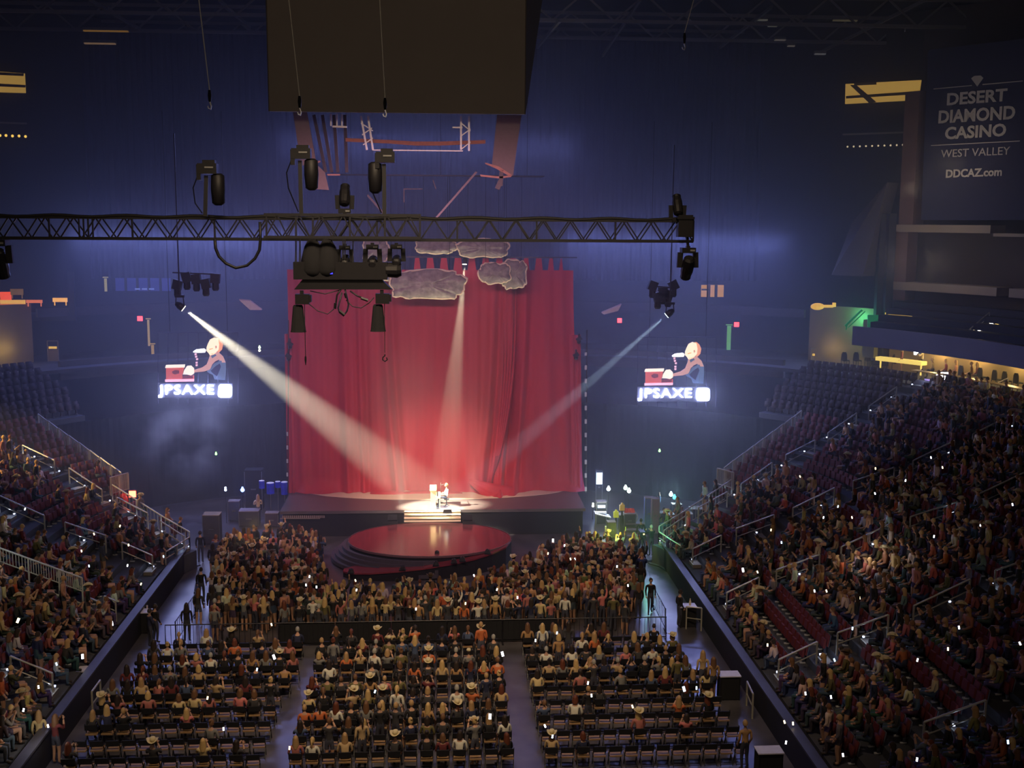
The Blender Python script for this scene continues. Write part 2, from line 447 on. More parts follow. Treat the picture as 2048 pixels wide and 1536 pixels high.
for k, (px, py, w, c) in enumerate(((212, 62, 86, (255, 190, 90)), (200, 87, 60, (255, 205, 150)), (1560, 80, 22, (190, 180, 170)), (1582, 92, 14, (190, 180, 170)), (1525, 40, 20, (190, 190, 170)), (1545, 52, 18, (190, 190, 170)), (1690, 41, 50, (170, 160, 120)), (1840, 51, 22, (210, 215, 235)), (1820, 63, 26, (200, 205, 220)), (1640, 108, 22, (190, 190, 190)))):
    p = at(px, py, 82.0); wd = w / FPX * 82
    t = empty('ceiling_lamp', p - Vector((0, 0, 0.1)), 'faint %s long lamp, %s of those up at the roof' % ('amber' if c[2] < 160 else 'pale', ORD[k]), 'lamp', 'dim lamps at the roof')
    b = MB(); b.box(p + Vector((0, 0, 0.12)), (wd, 0.35, 0.18)); b.build('housing', ROOFM, t)
    b = MB(); b.box(p, (wd * 0.96, 0.3, 0.10)); b.build('diffuser', M('dim_lamp_%d' % k, rgb(*c), 0.5, emit=rgb(*c), strength=0.10 if k < 2 else 0.07), t)
# ------------------------------------------------------------------ stage
STAGE_TOP = M('stage_deck', rgb(92, 86, 88), 0.28, noise=0.25, scale=1.2)
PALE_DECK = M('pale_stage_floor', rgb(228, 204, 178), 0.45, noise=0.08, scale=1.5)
x0, x1 = at(560, 1028, STAGE_Y).x, at(1171, 1026, STAGE_Y).x
stage = empty('stage', ((x0 + x1) / 2, STAGE_Y, 0), 'wide dark stage platform in front of the red curtain', 'stage')
b = MB(); b.box2((x0, STAGE_Y, 1.42), (x1, 84, 1.6)); b.build('deck', STAGE_TOP, stage)
b = MB(); b.box2((x0 + 0.15, STAGE_Y + 0.12, 0), (x1 - 0.15, 84, 1.42)); b.build('skirt', BLACKC, stage)
# pale oval of flooring that shows in front of the curtain
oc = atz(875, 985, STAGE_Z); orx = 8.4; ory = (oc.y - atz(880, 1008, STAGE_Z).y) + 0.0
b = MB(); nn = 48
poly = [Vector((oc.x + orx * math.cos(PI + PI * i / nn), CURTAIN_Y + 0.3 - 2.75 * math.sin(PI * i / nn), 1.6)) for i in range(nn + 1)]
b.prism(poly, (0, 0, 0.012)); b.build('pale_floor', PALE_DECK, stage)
for k in range(22):                                                  # row of foot lamps under the lip
    for s0, s1 in ((562, 640),):
        p = at(566 + 3.9 * k, 1033.5, STAGE_Y - 0.02)
        b = MB(); b.box(p, (0.07, 0.06, 0.14)); b.build('foot_lamp', M('foot_lamp', rgb(150, 135, 130), 0.5), stage)
b = MB(); b.bar(at(560, 1037, STAGE_Y - 0.05), at(640, 1037, STAGE_Y - 0.05), 0.05); b.build('edge_rail', CONC_L, stage)
# steps down to the round stage
sx0, sx1 = at(809, 1035, STAGE_Y).x, at(921, 1035, STAGE_Y).x
steps = empty('stage_steps', ((sx0 + sx1) / 2, STAGE_Y - 0.6, 1.1), 'bright short flight of stage steps between stage and round platform', 'steps')
for k in range(3):
    b = MB(); b.box2((sx0, STAGE_Y - 0.30 * (k + 1), 1.10), (sx1, STAGE_Y - 0.30 * k - 0.001, 1.56 - 0.14 * k)); st = b.build('step', PALE_DECK, steps)
    b = MB(); b.box2((sx0, STAGE_Y - 0.30 * (k + 1) - 0.015, 1.50 - 0.14 * k), (sx1, STAGE_Y - 0.30 * (k + 1), 1.565 - 0.14 * k)); b.build('nosing', M('step_nosing', rgb(70, 66, 50), 0.4), st)

# round satellite stage with its spiral ramp
DISC_TOP = M('disc_painted_reflection', rgb(126, 54, 62), 0.16, noise=0.06, scale=0.8, spec=0.8)  # the curtain's red reflection is put into the base colour
DZ = 1.1
dc = atz(860, 1077, DZ); rx = (atz(1023, 1077, DZ).x - atz(698, 1077, DZ).x) / 2
ry = min(3.55, STAGE_Y - 1.0 - dc.y)
disc = empty('round_stage', (dc.x, dc.y, 0), 'round glossy satellite stage with painted red reflection, ringed by a spiral ramp', 'stage')
nn = 72
def ell(k, z, s=1.0): return Vector((dc.x + rx * s * math.cos(2 * PI * k / nn), dc.y + ry * s * math.sin(2 * PI * k / nn), z))
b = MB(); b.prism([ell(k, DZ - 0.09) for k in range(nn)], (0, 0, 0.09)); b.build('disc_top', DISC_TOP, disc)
b = MB(); b.prism([ell(k, 0.0, 0.985) for k in range(nn)], (0, 0, DZ - 0.09)); b.build('disc_skirt', BLACKC, disc)
b = MB(); b.strip([[ell(k, DZ - 0.1, 1.004) for k in range(nn)], [ell(k, DZ + 0.015, 1.004) for k in range(nn)], [ell(k, DZ + 0.015, 0.99) for k in range(nn)]], close=True); b.build('edge_trim', M('disc_trim', rgb(120, 96, 100), 0.3, 0.3), disc)
for k in range(4):                                                  # curved tiers under the left edge
    z1 = DZ - 0.2 - 0.2 * k; s = 1.03 + 0.045 * (k + 1)
    arc = [i for i in range(int(nn * 0.46), int(nn * 0.78))]
    b = MB(); b.strip([[ell(i, z1 - 0.2, s) for i in arc], [ell(i, z1, s) for i in arc], [ell(i, z1, s - 0.05) for i in arc]])
    b.build('curved_tier', M('tier_grey', rgb(70, 68, 76), 0.5), disc)
# ramp: outer and inner edge traced on its own falling surface
outer = [(1023, 1080, 1.1), (1012, 1094, 1.07), (985, 1106, 1.0), (950, 1117, .92), (905, 1127, .82), (850, 1136, .7), (795, 1142, .58), (740, 1146, .46), (700, 1146, .38), (686, 1142, .34)]
inner = [(1010, 1085, 1.1), (985, 1094, 1.07), (950, 1101, 1.02), (925, 1105, .95), (895, 1110, .85), (850, 1117, .72), (800, 1122, .6), (750, 1127, .48), (712, 1131, .4), (688, 1137, .34)]
O = [atz(*p) for p in outer]; I = [atz(*p) for p in inner]
b = MB(); b.strip([O, I]); top = b
lo = [p - Vector((0, 0, 0.09)) for p in O]; li = [p - Vector((0, 0, 0.09)) for p in I]
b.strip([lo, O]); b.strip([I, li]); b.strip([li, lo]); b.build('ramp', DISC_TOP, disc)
b = MB(); b.strip([[Vector((p.x, p.y + 0.06, 0.0)) for p in O], [p - Vector((0, -0.06, 0.09)) for p in O]]); b.build('ramp_skirt', BLACKC, disc)
for k, (px, py, pz) in enumerate(((702, 1146, .4), (805, 1140, .6), (872, 1131, .76), (908, 1126, .84), (925, 1122, .88), (975, 1107, 1.0), (874, 1110, 1.0))):
    p = atz(px, py, pz)
    b = MB(); b.box(p + Vector((0, 0, 0.13)), (0.28, 0.24, 0.16), taper=0.75); b.box(p + Vector((0, 0, 0.02)), (0.34, 0.28, 0.05)); b.ball(p + Vector((0, 0, 0.2)), 0.07, 5)
    b.build('floor_lamp', BLACK, label='small black floor lamp, %s along the ramp edge of the round stage' % ORD[k], cat='stage lamp', group='ramp edge lamps')
for k, (px, py) in enumerate(((785, 1046), (935, 1046))):
    p = atz(px, py, 1.1); b = MB(); b.box(p + Vector((0, 0, 0.2)), (0.55, 0.5, 0.4), rot=Matrix.Rotation(0.5, 3, 'X')); b.box(p + Vector((0, -0.2, 0.1)), (0.6, 0.3, 0.2))
    b.build('wedge_monitor', BLACK, label='black wedge speaker %s the stage steps' % ('left of' if k == 0 else 'right of'), cat='speaker', group='wedges beside the steps')

# ------------------------------------------------------------------ red curtain
def curtain_mat():
    m = bpy.data.materials.new('red_velvet'); m.use_nodes = True
    nt = m.node_tree; N = nt.nodes; L = nt.links; bs = N['Principled BSDF']
    tc = N.new('ShaderNodeTexCoord'); mp = N.new('ShaderNodeMapping'); mp.inputs['Scale'].default_value = (1, 1, 0.1)
    n1 = N.new('ShaderNodeTexNoise'); n1.inputs['Scale'].default_value = 1.6; n1.inputs['Detail'].default_value = 4
    L.new(tc.outputs['Object'], mp.inputs[0]); L.new(mp.outputs[0], n1.inputs['Vector'])
    r = N.new('ShaderNodeValToRGB'); r.color_ramp.elements[0].color = (*rgb(150, 22, 38), 1); r.color_ramp.elements[1].color = (*rgb(186, 40, 56), 1)
    L.new(n1.outputs['Fac'], r.inputs[0]); L.new(r.outputs[0], bs.inputs['Base Color'])
    bs.inputs['Roughness'].default_value = 0.7
    bs.inputs['Sheen Weight'].default_value = 0.3; bs.inputs['Sheen Tint'].default_value = (1, .5, .55, 1)
    return m
CURT = curtain_mat()
cz0 = 1.62; cz1 = at(900, 540, CURTAIN_Y).z; ctop = at(900, 516, CURTAIN_Y).z
cxl, cxr = at(582, 800, CURTAIN_Y).x, at(1141, 800, CURTAIN_Y).x
curt = empty('stage_curtain', ((cxl + cxr) / 2, CURTAIN_Y, 1.6), 'tall red velvet stage curtain hanging in folds across the stage', 'curtain')
def px2x(px): return at(px, 800, CURTAIN_Y).x
# fold depth by position across: strong folds where the photograph shows them
FOLDS = [(690, 10, .30), (705, 6, .2), (718, 8, .2), (770, 9, .35), (985, 10, .30), (1008, 6, .3), (1020, 7, .45), (1050, 7, .2), (640, 14, .06), (840, 16, .08), (880, 12, .1), (925, 12, .12), (945, 12, .14), (1090, 12, .10), (1120, 10, .12), (600, 10, .10)]
def fold_y(px, t):
    """t 0 at the hem, 1 at the top"""
    y = 0.0
    for c, w, a in FOLDS:
        a = a * 1.7
        sway = (1 - t) ** 2 * (18 if 760 < c < 800 else (-24 if 975 < c < 1060 else 6)) * (1 if c != 770 else 1.4)
        y -= a * math.exp(-((px - c - sway) / w) ** 2) * (0.35 + 0.65 * (1 - t))
        y += 0.6 * a * math.exp(-((px - c - sway - w * 1.6) / (w * 0.8)) ** 2) * (0.35 + 0.65 * (1 - t))
    y += 0.03 * math.sin(px * 0.13) + 0.008 * math.sin(px * 0.53 + 1) + 0.04 * math.sin(px * 0.045 + t * 3)
    return y
NX, NZ = 300, 56
rows = []
for j in range(NZ + 1):
    t = j / NZ; row = []
    for i in range(NX + 1):
        px = 580 + (1143 - 580) * i / NX
        z = cz0 + (cz1 - cz0) * t; x = px2x(px); y = CURTAIN_Y + fold_y(px, t)
        # hem pools forward on the deck, and is kicked forward beside the gathered swag
        e = max(0.0, 1 - (z - cz0) / 0.9)
        y -= 0.75 * e ** 2 * (0.6 + 0.4 * math.sin(px * 0.05 + 1.3))
        g = math.exp(-((px - 1000) / 55) ** 2) * max(0.0, 1 - (z - cz0) / 2.4)
        y -= 1.1 * g ** 1.5
        flare = max(0.0, (px - 1090) / 53) * (1 - t) ** 1.6 * 0.9
        x += flare
        row.append(Vector((x, y, z)))
    rows.append(row)
b = MB(); b.strip(rows); b.build('curtain_cloth', CURT, curt, smooth=True)
b = MB(); b.strip([[p + Vector((0, 0.06, 0)) for p in r] for r in rows[::-1]]); b.build('lining', CURT, curt, smooth=True)
# swag gathered up at the right of the singer
b = MB(); rr = []
for k in range(13):
    t = k / 12; c = Vector((px2x(937) + (px2x(1018) - px2x(937)) * t, CURTAIN_Y - 1.0 - 0.45 * math.sin(t * PI), at(900, 955, CURTAIN_Y).z - 1.25 * t ** 1.1))
    ring_ = []
    for a in range(11):
        q = a / 10 * PI
        wdt = 0.12 + 0.75 * t ** 0.8
        ring_.append(c + Vector((0.25 * math.cos(q) * wdt, -0.5 * math.sin(q) * wdt, 0.95 * math.cos(q) * wdt)) + Vector((0, 0.06 * math.sin(a * 2.4), 0)))
    rr.append(ring_)
b.strip(rr); b.build('swag', CURT, curt, smooth=True)
for k in range(5):                                                  # long pleats falling from the swag's knot side
    b = MB(); pts = []
    for j in range(12):
        t = j / 11; px = 1030 - 6 * k - (58 - 7 * k) * t ** 3
        pts.append(Vector((px2x(px), CURTAIN_Y + 0.02 - 0.85 * t - 0.04 * k * t, at(900, 545, CURTAIN_Y).z + (at(900, 975, CURTAIN_Y).z - at(900, 545, CURTAIN_Y).z) * t)))
    b.tube(pts, [0.03 + 0.11 * (j / 11) for j in range(12)], 6); b.build('pleat', CURT, curt, smooth=True)
b = MB(); ps = [Vector((px2x(740 + 23 * i), CURTAIN_Y - 0.75 - 0.1 * math.sin(i), at(900, 981, CURTAIN_Y).z + 0.05 * math.sin(i * 1.3))) for i in range(9)]
b.tube(ps, [.1, .16, .2, .18, .22, .2, .2, .18, .1], 8); b.build('hem_roll', CURT, curt, smooth=True)
# castellated top: cloth between the hanging straps
gaps = [824, 848, 875, 902, 930, 957, 984, 1011, 1038, 1062, 1088, 1110, 1128]
for k in range(len(gaps) - 1):
    a, c = gaps[k] + 5, gaps[k + 1] - 5
    b = MB(); y = CURTAIN_Y - 0.02
    b.prism([(px2x(a), y, cz1 - 0.02), (px2x(c), y, cz1 - 0.02), (px2x(c - 3), y - 0.05, ctop), (px2x(a + 3), y - 0.05, ctop)], (0, 0.07, 0)); b.build('heading_tab', CURT, curt)
b = MB(); b.bar((px2x(815), CURTAIN_Y - 0.05, ctop + 0.06), (px2x(1150), CURTAIN_Y - 0.05, ctop + 0.06), 0.08); b.build('curtain_rail', BLACK, curt)
# narrow legs of the same cloth at both sides, hung lower
for nm, a, c, ytop in (('l', 573, 588, 668), ('r', 1140, 1162, 670)):
    b = MB(); zt = at(a, ytop, CURTAIN_Y - 0.4).z; rws = []
    for j in range(20):
        t = j / 19; rws.append([Vector((px2x(a + (c - a) * i / 8 + (0 if nm == 'l' else -8 * t + 4)), CURTAIN_Y - 0.4 + 0.1 * math.sin(i * 1.8 + t), 1.62 + (zt - 1.62) * t)) for i in range(9)])
    b.strip(rws); b.strip([[p + Vector((0, .05, 0)) for p in r] for r in rws[::-1]])
    b.build('side_leg', CURT, label='narrow red cloth leg hanging lower on the %s edge of the curtain' % ('left' if nm == 'l' else 'right'), cat='curtain', smooth=True)

# ------------------------------------------------------------------ cloud props
CLOUD = M('cloud_wool', rgb(132, 129, 120), 0.95, noise=0.8, scale=3.2, bump=1.0)
RIM = M('cloud_rim', rgb(215, 205, 170), 0.9, noise=0.2, scale=6)
def cloud(px0, py0, px1, py1, y, label, seed):
    rnd = random.Random(seed)
    c = at((px0 + px1) / 2, (py0 + py1) / 2, y); w = (px1 - px0) / FPX * y; h = (py1 - py0) / FPX * y
    t = empty('cloud_prop', c - Vector((0, 0, h / 2)), label, 'cloud prop')
    nn = 56; out = []
    ph = [rnd.random() * 6.28 for _ in range(5)]
    for i in range(nn):
        a = 2 * PI * i / nn; ca, sa = math.cos(a), math.sin(a)
        sx = math.copysign(abs(ca) ** 0.62, ca); sz = math.copysign(abs(sa) ** 0.62, sa)
        q = 1 + 0.045 * math.sin(5 * a + ph[0]) + 0.035 * math.sin(9 * a + ph[1]) + 0.02 * math.sin(17 * a + ph[2])
        if sa > 0: q *= 1.0
        out.append((sx * w / 2 * q, sz * h / 2 * (q + 0.05 * math.sin(13 * a + ph[3]))))
    b = MB()
    lay = [(0.0, 1.0, 0.0), (0.10, 1.0, 0.10), (0.22, .93, .06), (0.32, .75, .05), (0.38, .5, .05), (0.40, .22, .03)]
    rings = []
    for j, (dy, s, n_) in enumerate(lay):
        rings.append([c + Vector((x * s + rnd.uniform(-n_, n_) * .5, 0.2 - dy + rnd.uniform(-n_, n_) * 0.6, z * s + rnd.uniform(-n_, n_) * .6)) for x, z in out])
    b.strip(rings, close=True); b.add(rings[-1], [list(range(nn))[::-1]]); b.add(rings[0], [list(range(nn))])
    b.build('wool_body', CLOUD, t, smooth=True)
    b = MB(); rp = [c + Vector((x, 0.12, z)) for x, z in out]
    low = [p for p in rp]
    b.tube(low + [low[0]], 0.07, 5); b.build('pale_rim', RIM, t, smooth=True)
    for sx in (-0.3, 0.3):
        b = MB(); b.tube([c + Vector((sx * w, 0.15, h * 0.4)), Vector((c.x + sx * w, c.y + 0.15, 21.5))], 0.012, 4); b.build('hanging_wire', BLACK, t)
t = empty('flying_batten', (0.5, 70.0, 21.4), 'dark pipe high over the stage that carries the cloud props', 'batten')
for yb in (69.45, 69.65, 70.05, 70.35, 70.65):
    b = MB(); b.bar((-5.5, yb, 21.5), (7.0, yb, 21.5), .06); b.build('pipe', BLACK, t)
for xb in (-4.5, .8, 6.0):
    b = MB(); b.bar((xb, 69.4, 21.5), (xb, 70.7, 21.5), .05); b.build('spreader', BLACK, t)
    b = MB(); b.bar((xb, 70.05, 21.5), (xb, 70.05, 33.6), .025); b.build('hanging_cable', BLACK, t)
cloud(781, 541, 929, 597, 69.5, 'largest grey wool cloud hanging over the left half of the curtain', 1)
cloud(916, 480, 1017, 514, 70.5, 'wide pale cloud hung just under the truss, above the curtain top', 2)
cloud(832, 480, 911, 506, 70.5, 'small pale cloud under the truss between two others', 3)
cloud(727, 478, 776, 525, 70.5, 'boxy pale cloud half hidden behind the hanging lamps', 4)
cloud(959, 527, 1021, 566, 69.3, 'front oval cloud of the overlapping pair at the curtain', 5)
cloud(1002, 521, 1053, 576, 69.9, 'rear round cloud of the overlapping pair at the curtain', 6)
cloud(752, 545, 790, 560, 70.2, 'sliver of pale cloud peeking out beside the hanging bar', 7)
# ------------------------------------------------------------------ centre-hung video box and the frame under it
VY = 56.0
BOXM = M('video_box_skin', rgb(156, 148, 140), 0.8, noise=0.08, scale=0.5)
BOXS = M('video_box_side', rgb(104, 96, 88), 0.8, noise=0.08)
fl, fr = at(539, 222, VY), at(1049, 229, VY)
zb = (fl.z + fr.z) / 2
vb = empty('scoreboard', ((fl.x + fr.x) / 2, VY, zb), 'huge dark hanging scoreboard box at the top of the view', 'scoreboard')
xt0, xt1 = fl.x - 0.0, fr.x + 0.0
b = MB(); b.box2((fl.x, VY, zb), (fr.x, VY + 0.25, zb + 12)); b.build('back_panel', BOXM, vb)
b = MB(); b.prism([(fr.x, VY, zb), (fr.x + 0.02, VY + 0.25, zb), (fr.x + 1.05, VY + 2.6, zb + 6.2), (fr.x + 1.05, VY + 2.6, zb + 12), (fr.x, VY, zb + 12)], (0.05, 0, 0)); b.build('side_panel', BOXS, vb)
b = MB(); b.prism([(fl.x, VY, zb), (fl.x - 0.02, VY + 0.25, zb), (fl.x - 0.4, VY + 2.6, zb + 6.2), (fl.x - 0.4, VY + 2.6, zb + 12), (fl.x, VY, zb + 12)], (-0.05, 0, 0)); b.build('side_panel', BOXS, vb)
# the frame under the scoreboard
FY = 58.5
PANM = M('wing_panel', rgb(158, 144, 140), 0.75, noise=0.1)
ALU = M('truss_alu', rgb(178, 176, 170), 0.35, 0.6, noise=0.15)
rig = empty('hanging_framework', at(830, 300, FY), 'open aluminium frame with pale wing panels hanging under the scoreboard', 'rigging')
def poly(name, mat, pts, y, th=0.12, parent=rig):
    b = MB(); b.prism([at(px, py, y) for px, py in pts], (0, th, 0)); return b.build(name, mat, parent)
poly('wing_panel', PANM, [(586, 224), (614, 224), (632, 322), (602, 332)], FY)
poly('wing_panel', PANM, [(627, 322), (650, 345), (658, 380), (626, 378)], FY + 0.5)
poly('wing_panel', PANM, [(994, 230), (1043, 230), (1026, 352), (984, 328)], FY)
poly('wing_edge', M('wing_edge', rgb(215, 160, 140), 0.6), [(618, 328), (640, 321), (641, 324), (622, 331)], FY - 0.1)
poly('wing_edge', M('wing_edge'), [(654, 348), (680, 348), (680, 351), (655, 351)], FY - 0.1)
poly('wing_edge', M('wing_edge'), [(970, 325), (998, 333), (1024, 350), (1020, 353), (992, 337), (971, 328)], FY - 0.1)
poly('wing_edge', M('wing_edge'), [(960, 349), (1000, 353), (1024, 350), (1022, 354), (1000, 357), (962, 353)], FY - 0.1)
poly('cross_strip', M('orange_strip', rgb(205, 140, 110), 0.6, noise=0.2), [(691, 276), (780, 280), (830, 283), (880, 283), (971, 280), (971, 287), (880, 291), (830, 291), (780, 287), (691, 283)], FY + 0.2)
for px0, py0, px1, py1 in ((722, 232, 734, 300), (736, 232, 746, 300), (922, 232, 926, 300), (938, 232, 942, 302)):
    b = MB(); b.bar(at(px0, py0, FY - 0.2), at(px1 if px0 < 800 else px0, py1, FY - 0.2), 0.09); b.build('frame_post', ALU, rig)
for (a, c) in (((722, 246), (746, 262)), ((724, 270), (744, 256)), ((726, 290), (746, 276)), ((922, 246), (941, 262)), ((922, 272), (941, 258)), ((923, 298), (941, 284))):
    b = MB(); b.bar(at(*a, FY - 0.2), at(*c, FY - 0.2), 0.05); b.build('frame_brace', ALU, rig)
b = MB(); b.bar(at(745, 300, FY - 0.2), at(926, 302, FY - 0.2), 0.05); b.build('frame_rail', ALU, rig)
b = MB(); b.bar(at(665, 253, FY - 0.2), at(694, 254, FY - 0.2), 0.09); b.build('frame_rail', ALU, rig)
b = MB(); b.bar(at(905, 255, FY - 0.2), at(925, 255, FY - 0.2), 0.07); b.build('frame_rail', ALU, rig)
for px in (662, 674, 684):
    b = MB(); b.bar(at(px, 228, FY - 0.1), at(px, 252, FY - 0.1), 0.07); b.build('frame_post', ALU, rig)
for px0, px1 in ((628, 652), (645, 664), (668, 676), (690, 694)):
    b = MB(); b.bar(at(px0, 230, FY + 0.6), at(px1, 345, FY + 0.6), 0.16); b.build('inner_post', M('grey_post', rgb(84, 80, 86), 0.6), rig)
b = MB(); b.bar(at(868, 441, FY), at(953, 344, FY), 0.27, 0.1); b.build('diagonal_strut', M('strut_paint', rgb(140, 128, 130), 0.6), rig)
b = MB(); b.bar(at(735, 390, FY + .4), at(770, 430, FY + .4), 0.2, 0.1); b.build('diagonal_strut', M('strut_dim', rgb(92, 88, 96), 0.6), rig)
b = MB(); b.bar(at(1003, 340, FY), at(1001, 372, FY), 0.2); b.bar(at(1001, 362, FY), at(994, 378, FY), 0.24); b.build('hanging_clamp', M('clamp_grey', rgb(120, 112, 112), .6), rig)
for px0, py0, px1, py1 in ((808, 378, 845, 378), (808, 378, 808, 405), (866, 360, 872, 378)):
    b = MB(); b.bar(at(px0, py0, FY + 1), at(px1, py1, FY + 1), 0.05); b.build('inner_rail', M('strut_dim'), rig)

# hoist cables with hooks
for k, (ax, ay, bx, by, y, wh) in enumerate(((397, -6, 419, 180, 46, 'left of the scoreboard'), (577, -6, 599, 192, 46, 'before the left part of the scoreboard'), (759, -6, 770, 196, 46, 'before the middle of the scoreboard'), (1389, -6, 1369, 66, 52, 'right of the scoreboard'))):
    a, c = at(ax, ay, y), at(bx, by, y)
    t = empty('hoist_cable', c - Vector((0, 0, .6)), 'thin hoist cable with a hook hanging %s' % wh, 'cable', 'hoist cables')
    b = MB(); b.tube([a + (a - c) * 0.6, a, (a + c) / 2, c], 0.02, 5); b.build('cable', M('cable_jacket', rgb(215, 210, 190), 0.5), t)
    b = MB(); b.tube([c, c - Vector((0, 0, .2)), c - Vector((0, 0, .45))], [.05, .08, .05], 6); b.build('swivel', BLACK, t)
    b = MB(); b.tube([c - Vector((0, 0, .45)), c - Vector((-.05, 0, .6)), c - Vector((-.02, 0, .72)), c - Vector((.06, 0, .68)), c - Vector((.08, 0, .6))], .03, 5); b.build('hook', ALU, t)

# ------------------------------------------------------------------ front lighting truss
TY = 40.0
TB = M('truss_black', rgb(24, 23, 30), 0.5, 0.0)
def zt(px, top): return at(px, (431 + 0.0083 * px) if top else (474 + 0.0065 * px), TY).z
xa, xb = at(-60, 450, TY).x, at(1382, 450, TY).x
zhi = at(700, 438, TY).z; zlo = at(700, 479, TY).z
tr = empty('lighting_truss', ((xa + xb) / 2, TY, zlo), 'long black box lighting truss crossing above the crowd', 'truss')
for yy in (TY - 0.38, TY + 0.38):
    for zz in (zhi, zlo):
        b = MB(); b.bar((xa, yy, zz), (xb, yy, zz), 0.10 if yy < TY else 0.08); b.build('chord', TB, tr)
n = 26
for k in range(n):
    a = xa + (xb - xa) * k / n; c = xa + (xb - xa) * (k + 1) / n; mid = (a + c) / 2
    for yy in (TY - 0.38, TY + 0.38):
        b = MB(); b.bar((a, yy, zlo), (mid, yy, zhi), 0.045); b.build('web_brace', TB, tr)
        b = MB(); b.bar((mid, yy, zhi), (c, yy, zlo), 0.045); b.build('web_brace', TB, tr)
for k in range(10):
    x = xa + (xb - xa) * k / 9.0
    for zz in (zhi, zlo):
        b = MB(); b.bar((x, TY - 0.38, zz), (x, TY + 0.38, zz), 0.05); b.build('cross_bar', TB, tr)
    b = MB(); b.bar((x, TY - 0.38, zlo), (x, TY - 0.38, zhi), 0.06); b.build('upright', TB, tr)
for k in range(4):
    b = MB(); x = at(166 + 9 * k, 455, TY).x; b.bar((x, TY - 0.42, zlo), (x, TY - 0.42, zhi), 0.05); b.build('upright', TB, tr)
# cable loops taped along the top chord and the hanging loop
b = MB(); b.tube([(xa + (xb - xa) * i / 60, TY - 0.43, zhi + 0.06 + 0.03 * math.sin(i * 1.1)) for i in range(61)], 0.045, 5); b.build('cable_bundle', BLACK, tr)
b = MB(); lp = [at(px, py, TY - 0.4) for px, py in ((430, 478), (431, 496), (438, 513), (452, 527), (472, 536), (494, 531), (510, 517), (519, 500), (521, 478), (520, 444))]
b.tube(lp, 0.055, 6); b.build('cable_loop', BLACK, tr, smooth=True)

# second, shorter truss piece standing proud of the first
t2 = empty('truss_section', at(680, 480, TY - 1.2), 'short black truss section clamped in front of the long truss', 'truss')
Y2 = TY - 1.2
for py in (429, 474):
    b = MB(); b.bar(at(528, py, Y2), at(842, py + 2, Y2), 0.09); b.build('chord', TB, t2)
for i in range(7):
    p0 = 532 + 44 * i
    b = MB(); b.bar(at(p0, 474, Y2), at(p0 + 22, 430, Y2), 0.04); b.build('web_brace', TB, t2)
    b = MB(); b.bar(at(p0 + 22, 430, Y2), at(p0 + 44, 474, Y2), 0.04); b.build('web_brace', TB, t2)
for px in (533, 592, 626, 700, 770, 840):
    b = MB(); b.bar(at(px, 428, Y2), at(px, 476, Y2), 0.06); b.build('upright', TB, t2)

HOODM = M('lamp_hood', rgb(25, 24, 29), 0.5, 0.0, noise=0.2, spec=.3)
LENS = M('dark_lens', rgb(24, 26, 34), 0.5, 0.0, spec=.2)
def mover(p, h, label, tilt=0.0, up=True, name='moving_light', post=None, wide=1.0, lens_on=None):
    """a moving head: clamp/base, two-armed yoke, tilted barrel head with lens; p is the base centre, up = stands on the truss"""
    s = 1 if up else -1
    t = empty(name, p, label, 'stage light', 'moving lights')
    b = MB(); b.box(p + Vector((0, 0, s * 0.10 * h)), (0.42 * h * wide, 0.36 * h, 0.16 * h)); b.box(p + Vector((0, 0, s * 0.01)), (0.12, 0.2, 0.1)); b.build('base', HOODM, t)
    for sx in (-1, 1):
        b = MB(); b.bar(p + Vector((sx * 0.23 * h * wide, 0, s * 0.16 * h)), p + Vector((sx * 0.25 * h * wide, 0, s * 0.62 * h)), 0.10 * h, 0.16 * h); b.build('yoke_arm', HOODM, t)
    c = p + Vector((0, 0, s * 0.62 * h)); R = Matrix.Rotation(tilt, 3, 'X')
    b = MB(); prof = [(0.10 * h, -0.42 * h), (0.17 * h, -0.36 * h), (0.19 * h, -0.1 * h), (0.19 * h, 0.12 * h), (0.16 * h, 0.3 * h), (0.165 * h, 0.4 * h)]
    b.lathe(prof, c, 12, rot=R); hd = b.build('head', HOODM, t, smooth=False)
    b = MB(); b.lathe([(0.14 * h, 0.395 * h), (0.14 * h, 0.41 * h)], c, 12, rot=R); b.build('lens', LENS, hd)
    b = MB(); b.box(p + Vector((0.1 * h, -0.2 * h, s * 0.1 * h)), (0.14 * h, 0.02, 0.05 * h)); b.build('display', M('lamp_display', rgb(120, 100, 60), 0.4), t)
    if post:
        b = MB(); b.bar(p, post, 0.09); b.build('mounting_pole', TB, t)
    return t
mk = at
PL = [((413, 345), (411, 433), 'black lamp on a pole over the left part of the long truss'), ((600, 315), (603, 430), 'black lamp on a pole above the short truss section, left'), ((768, 322), (769, 432), 'black lamp on a pole above the short truss section, right')]
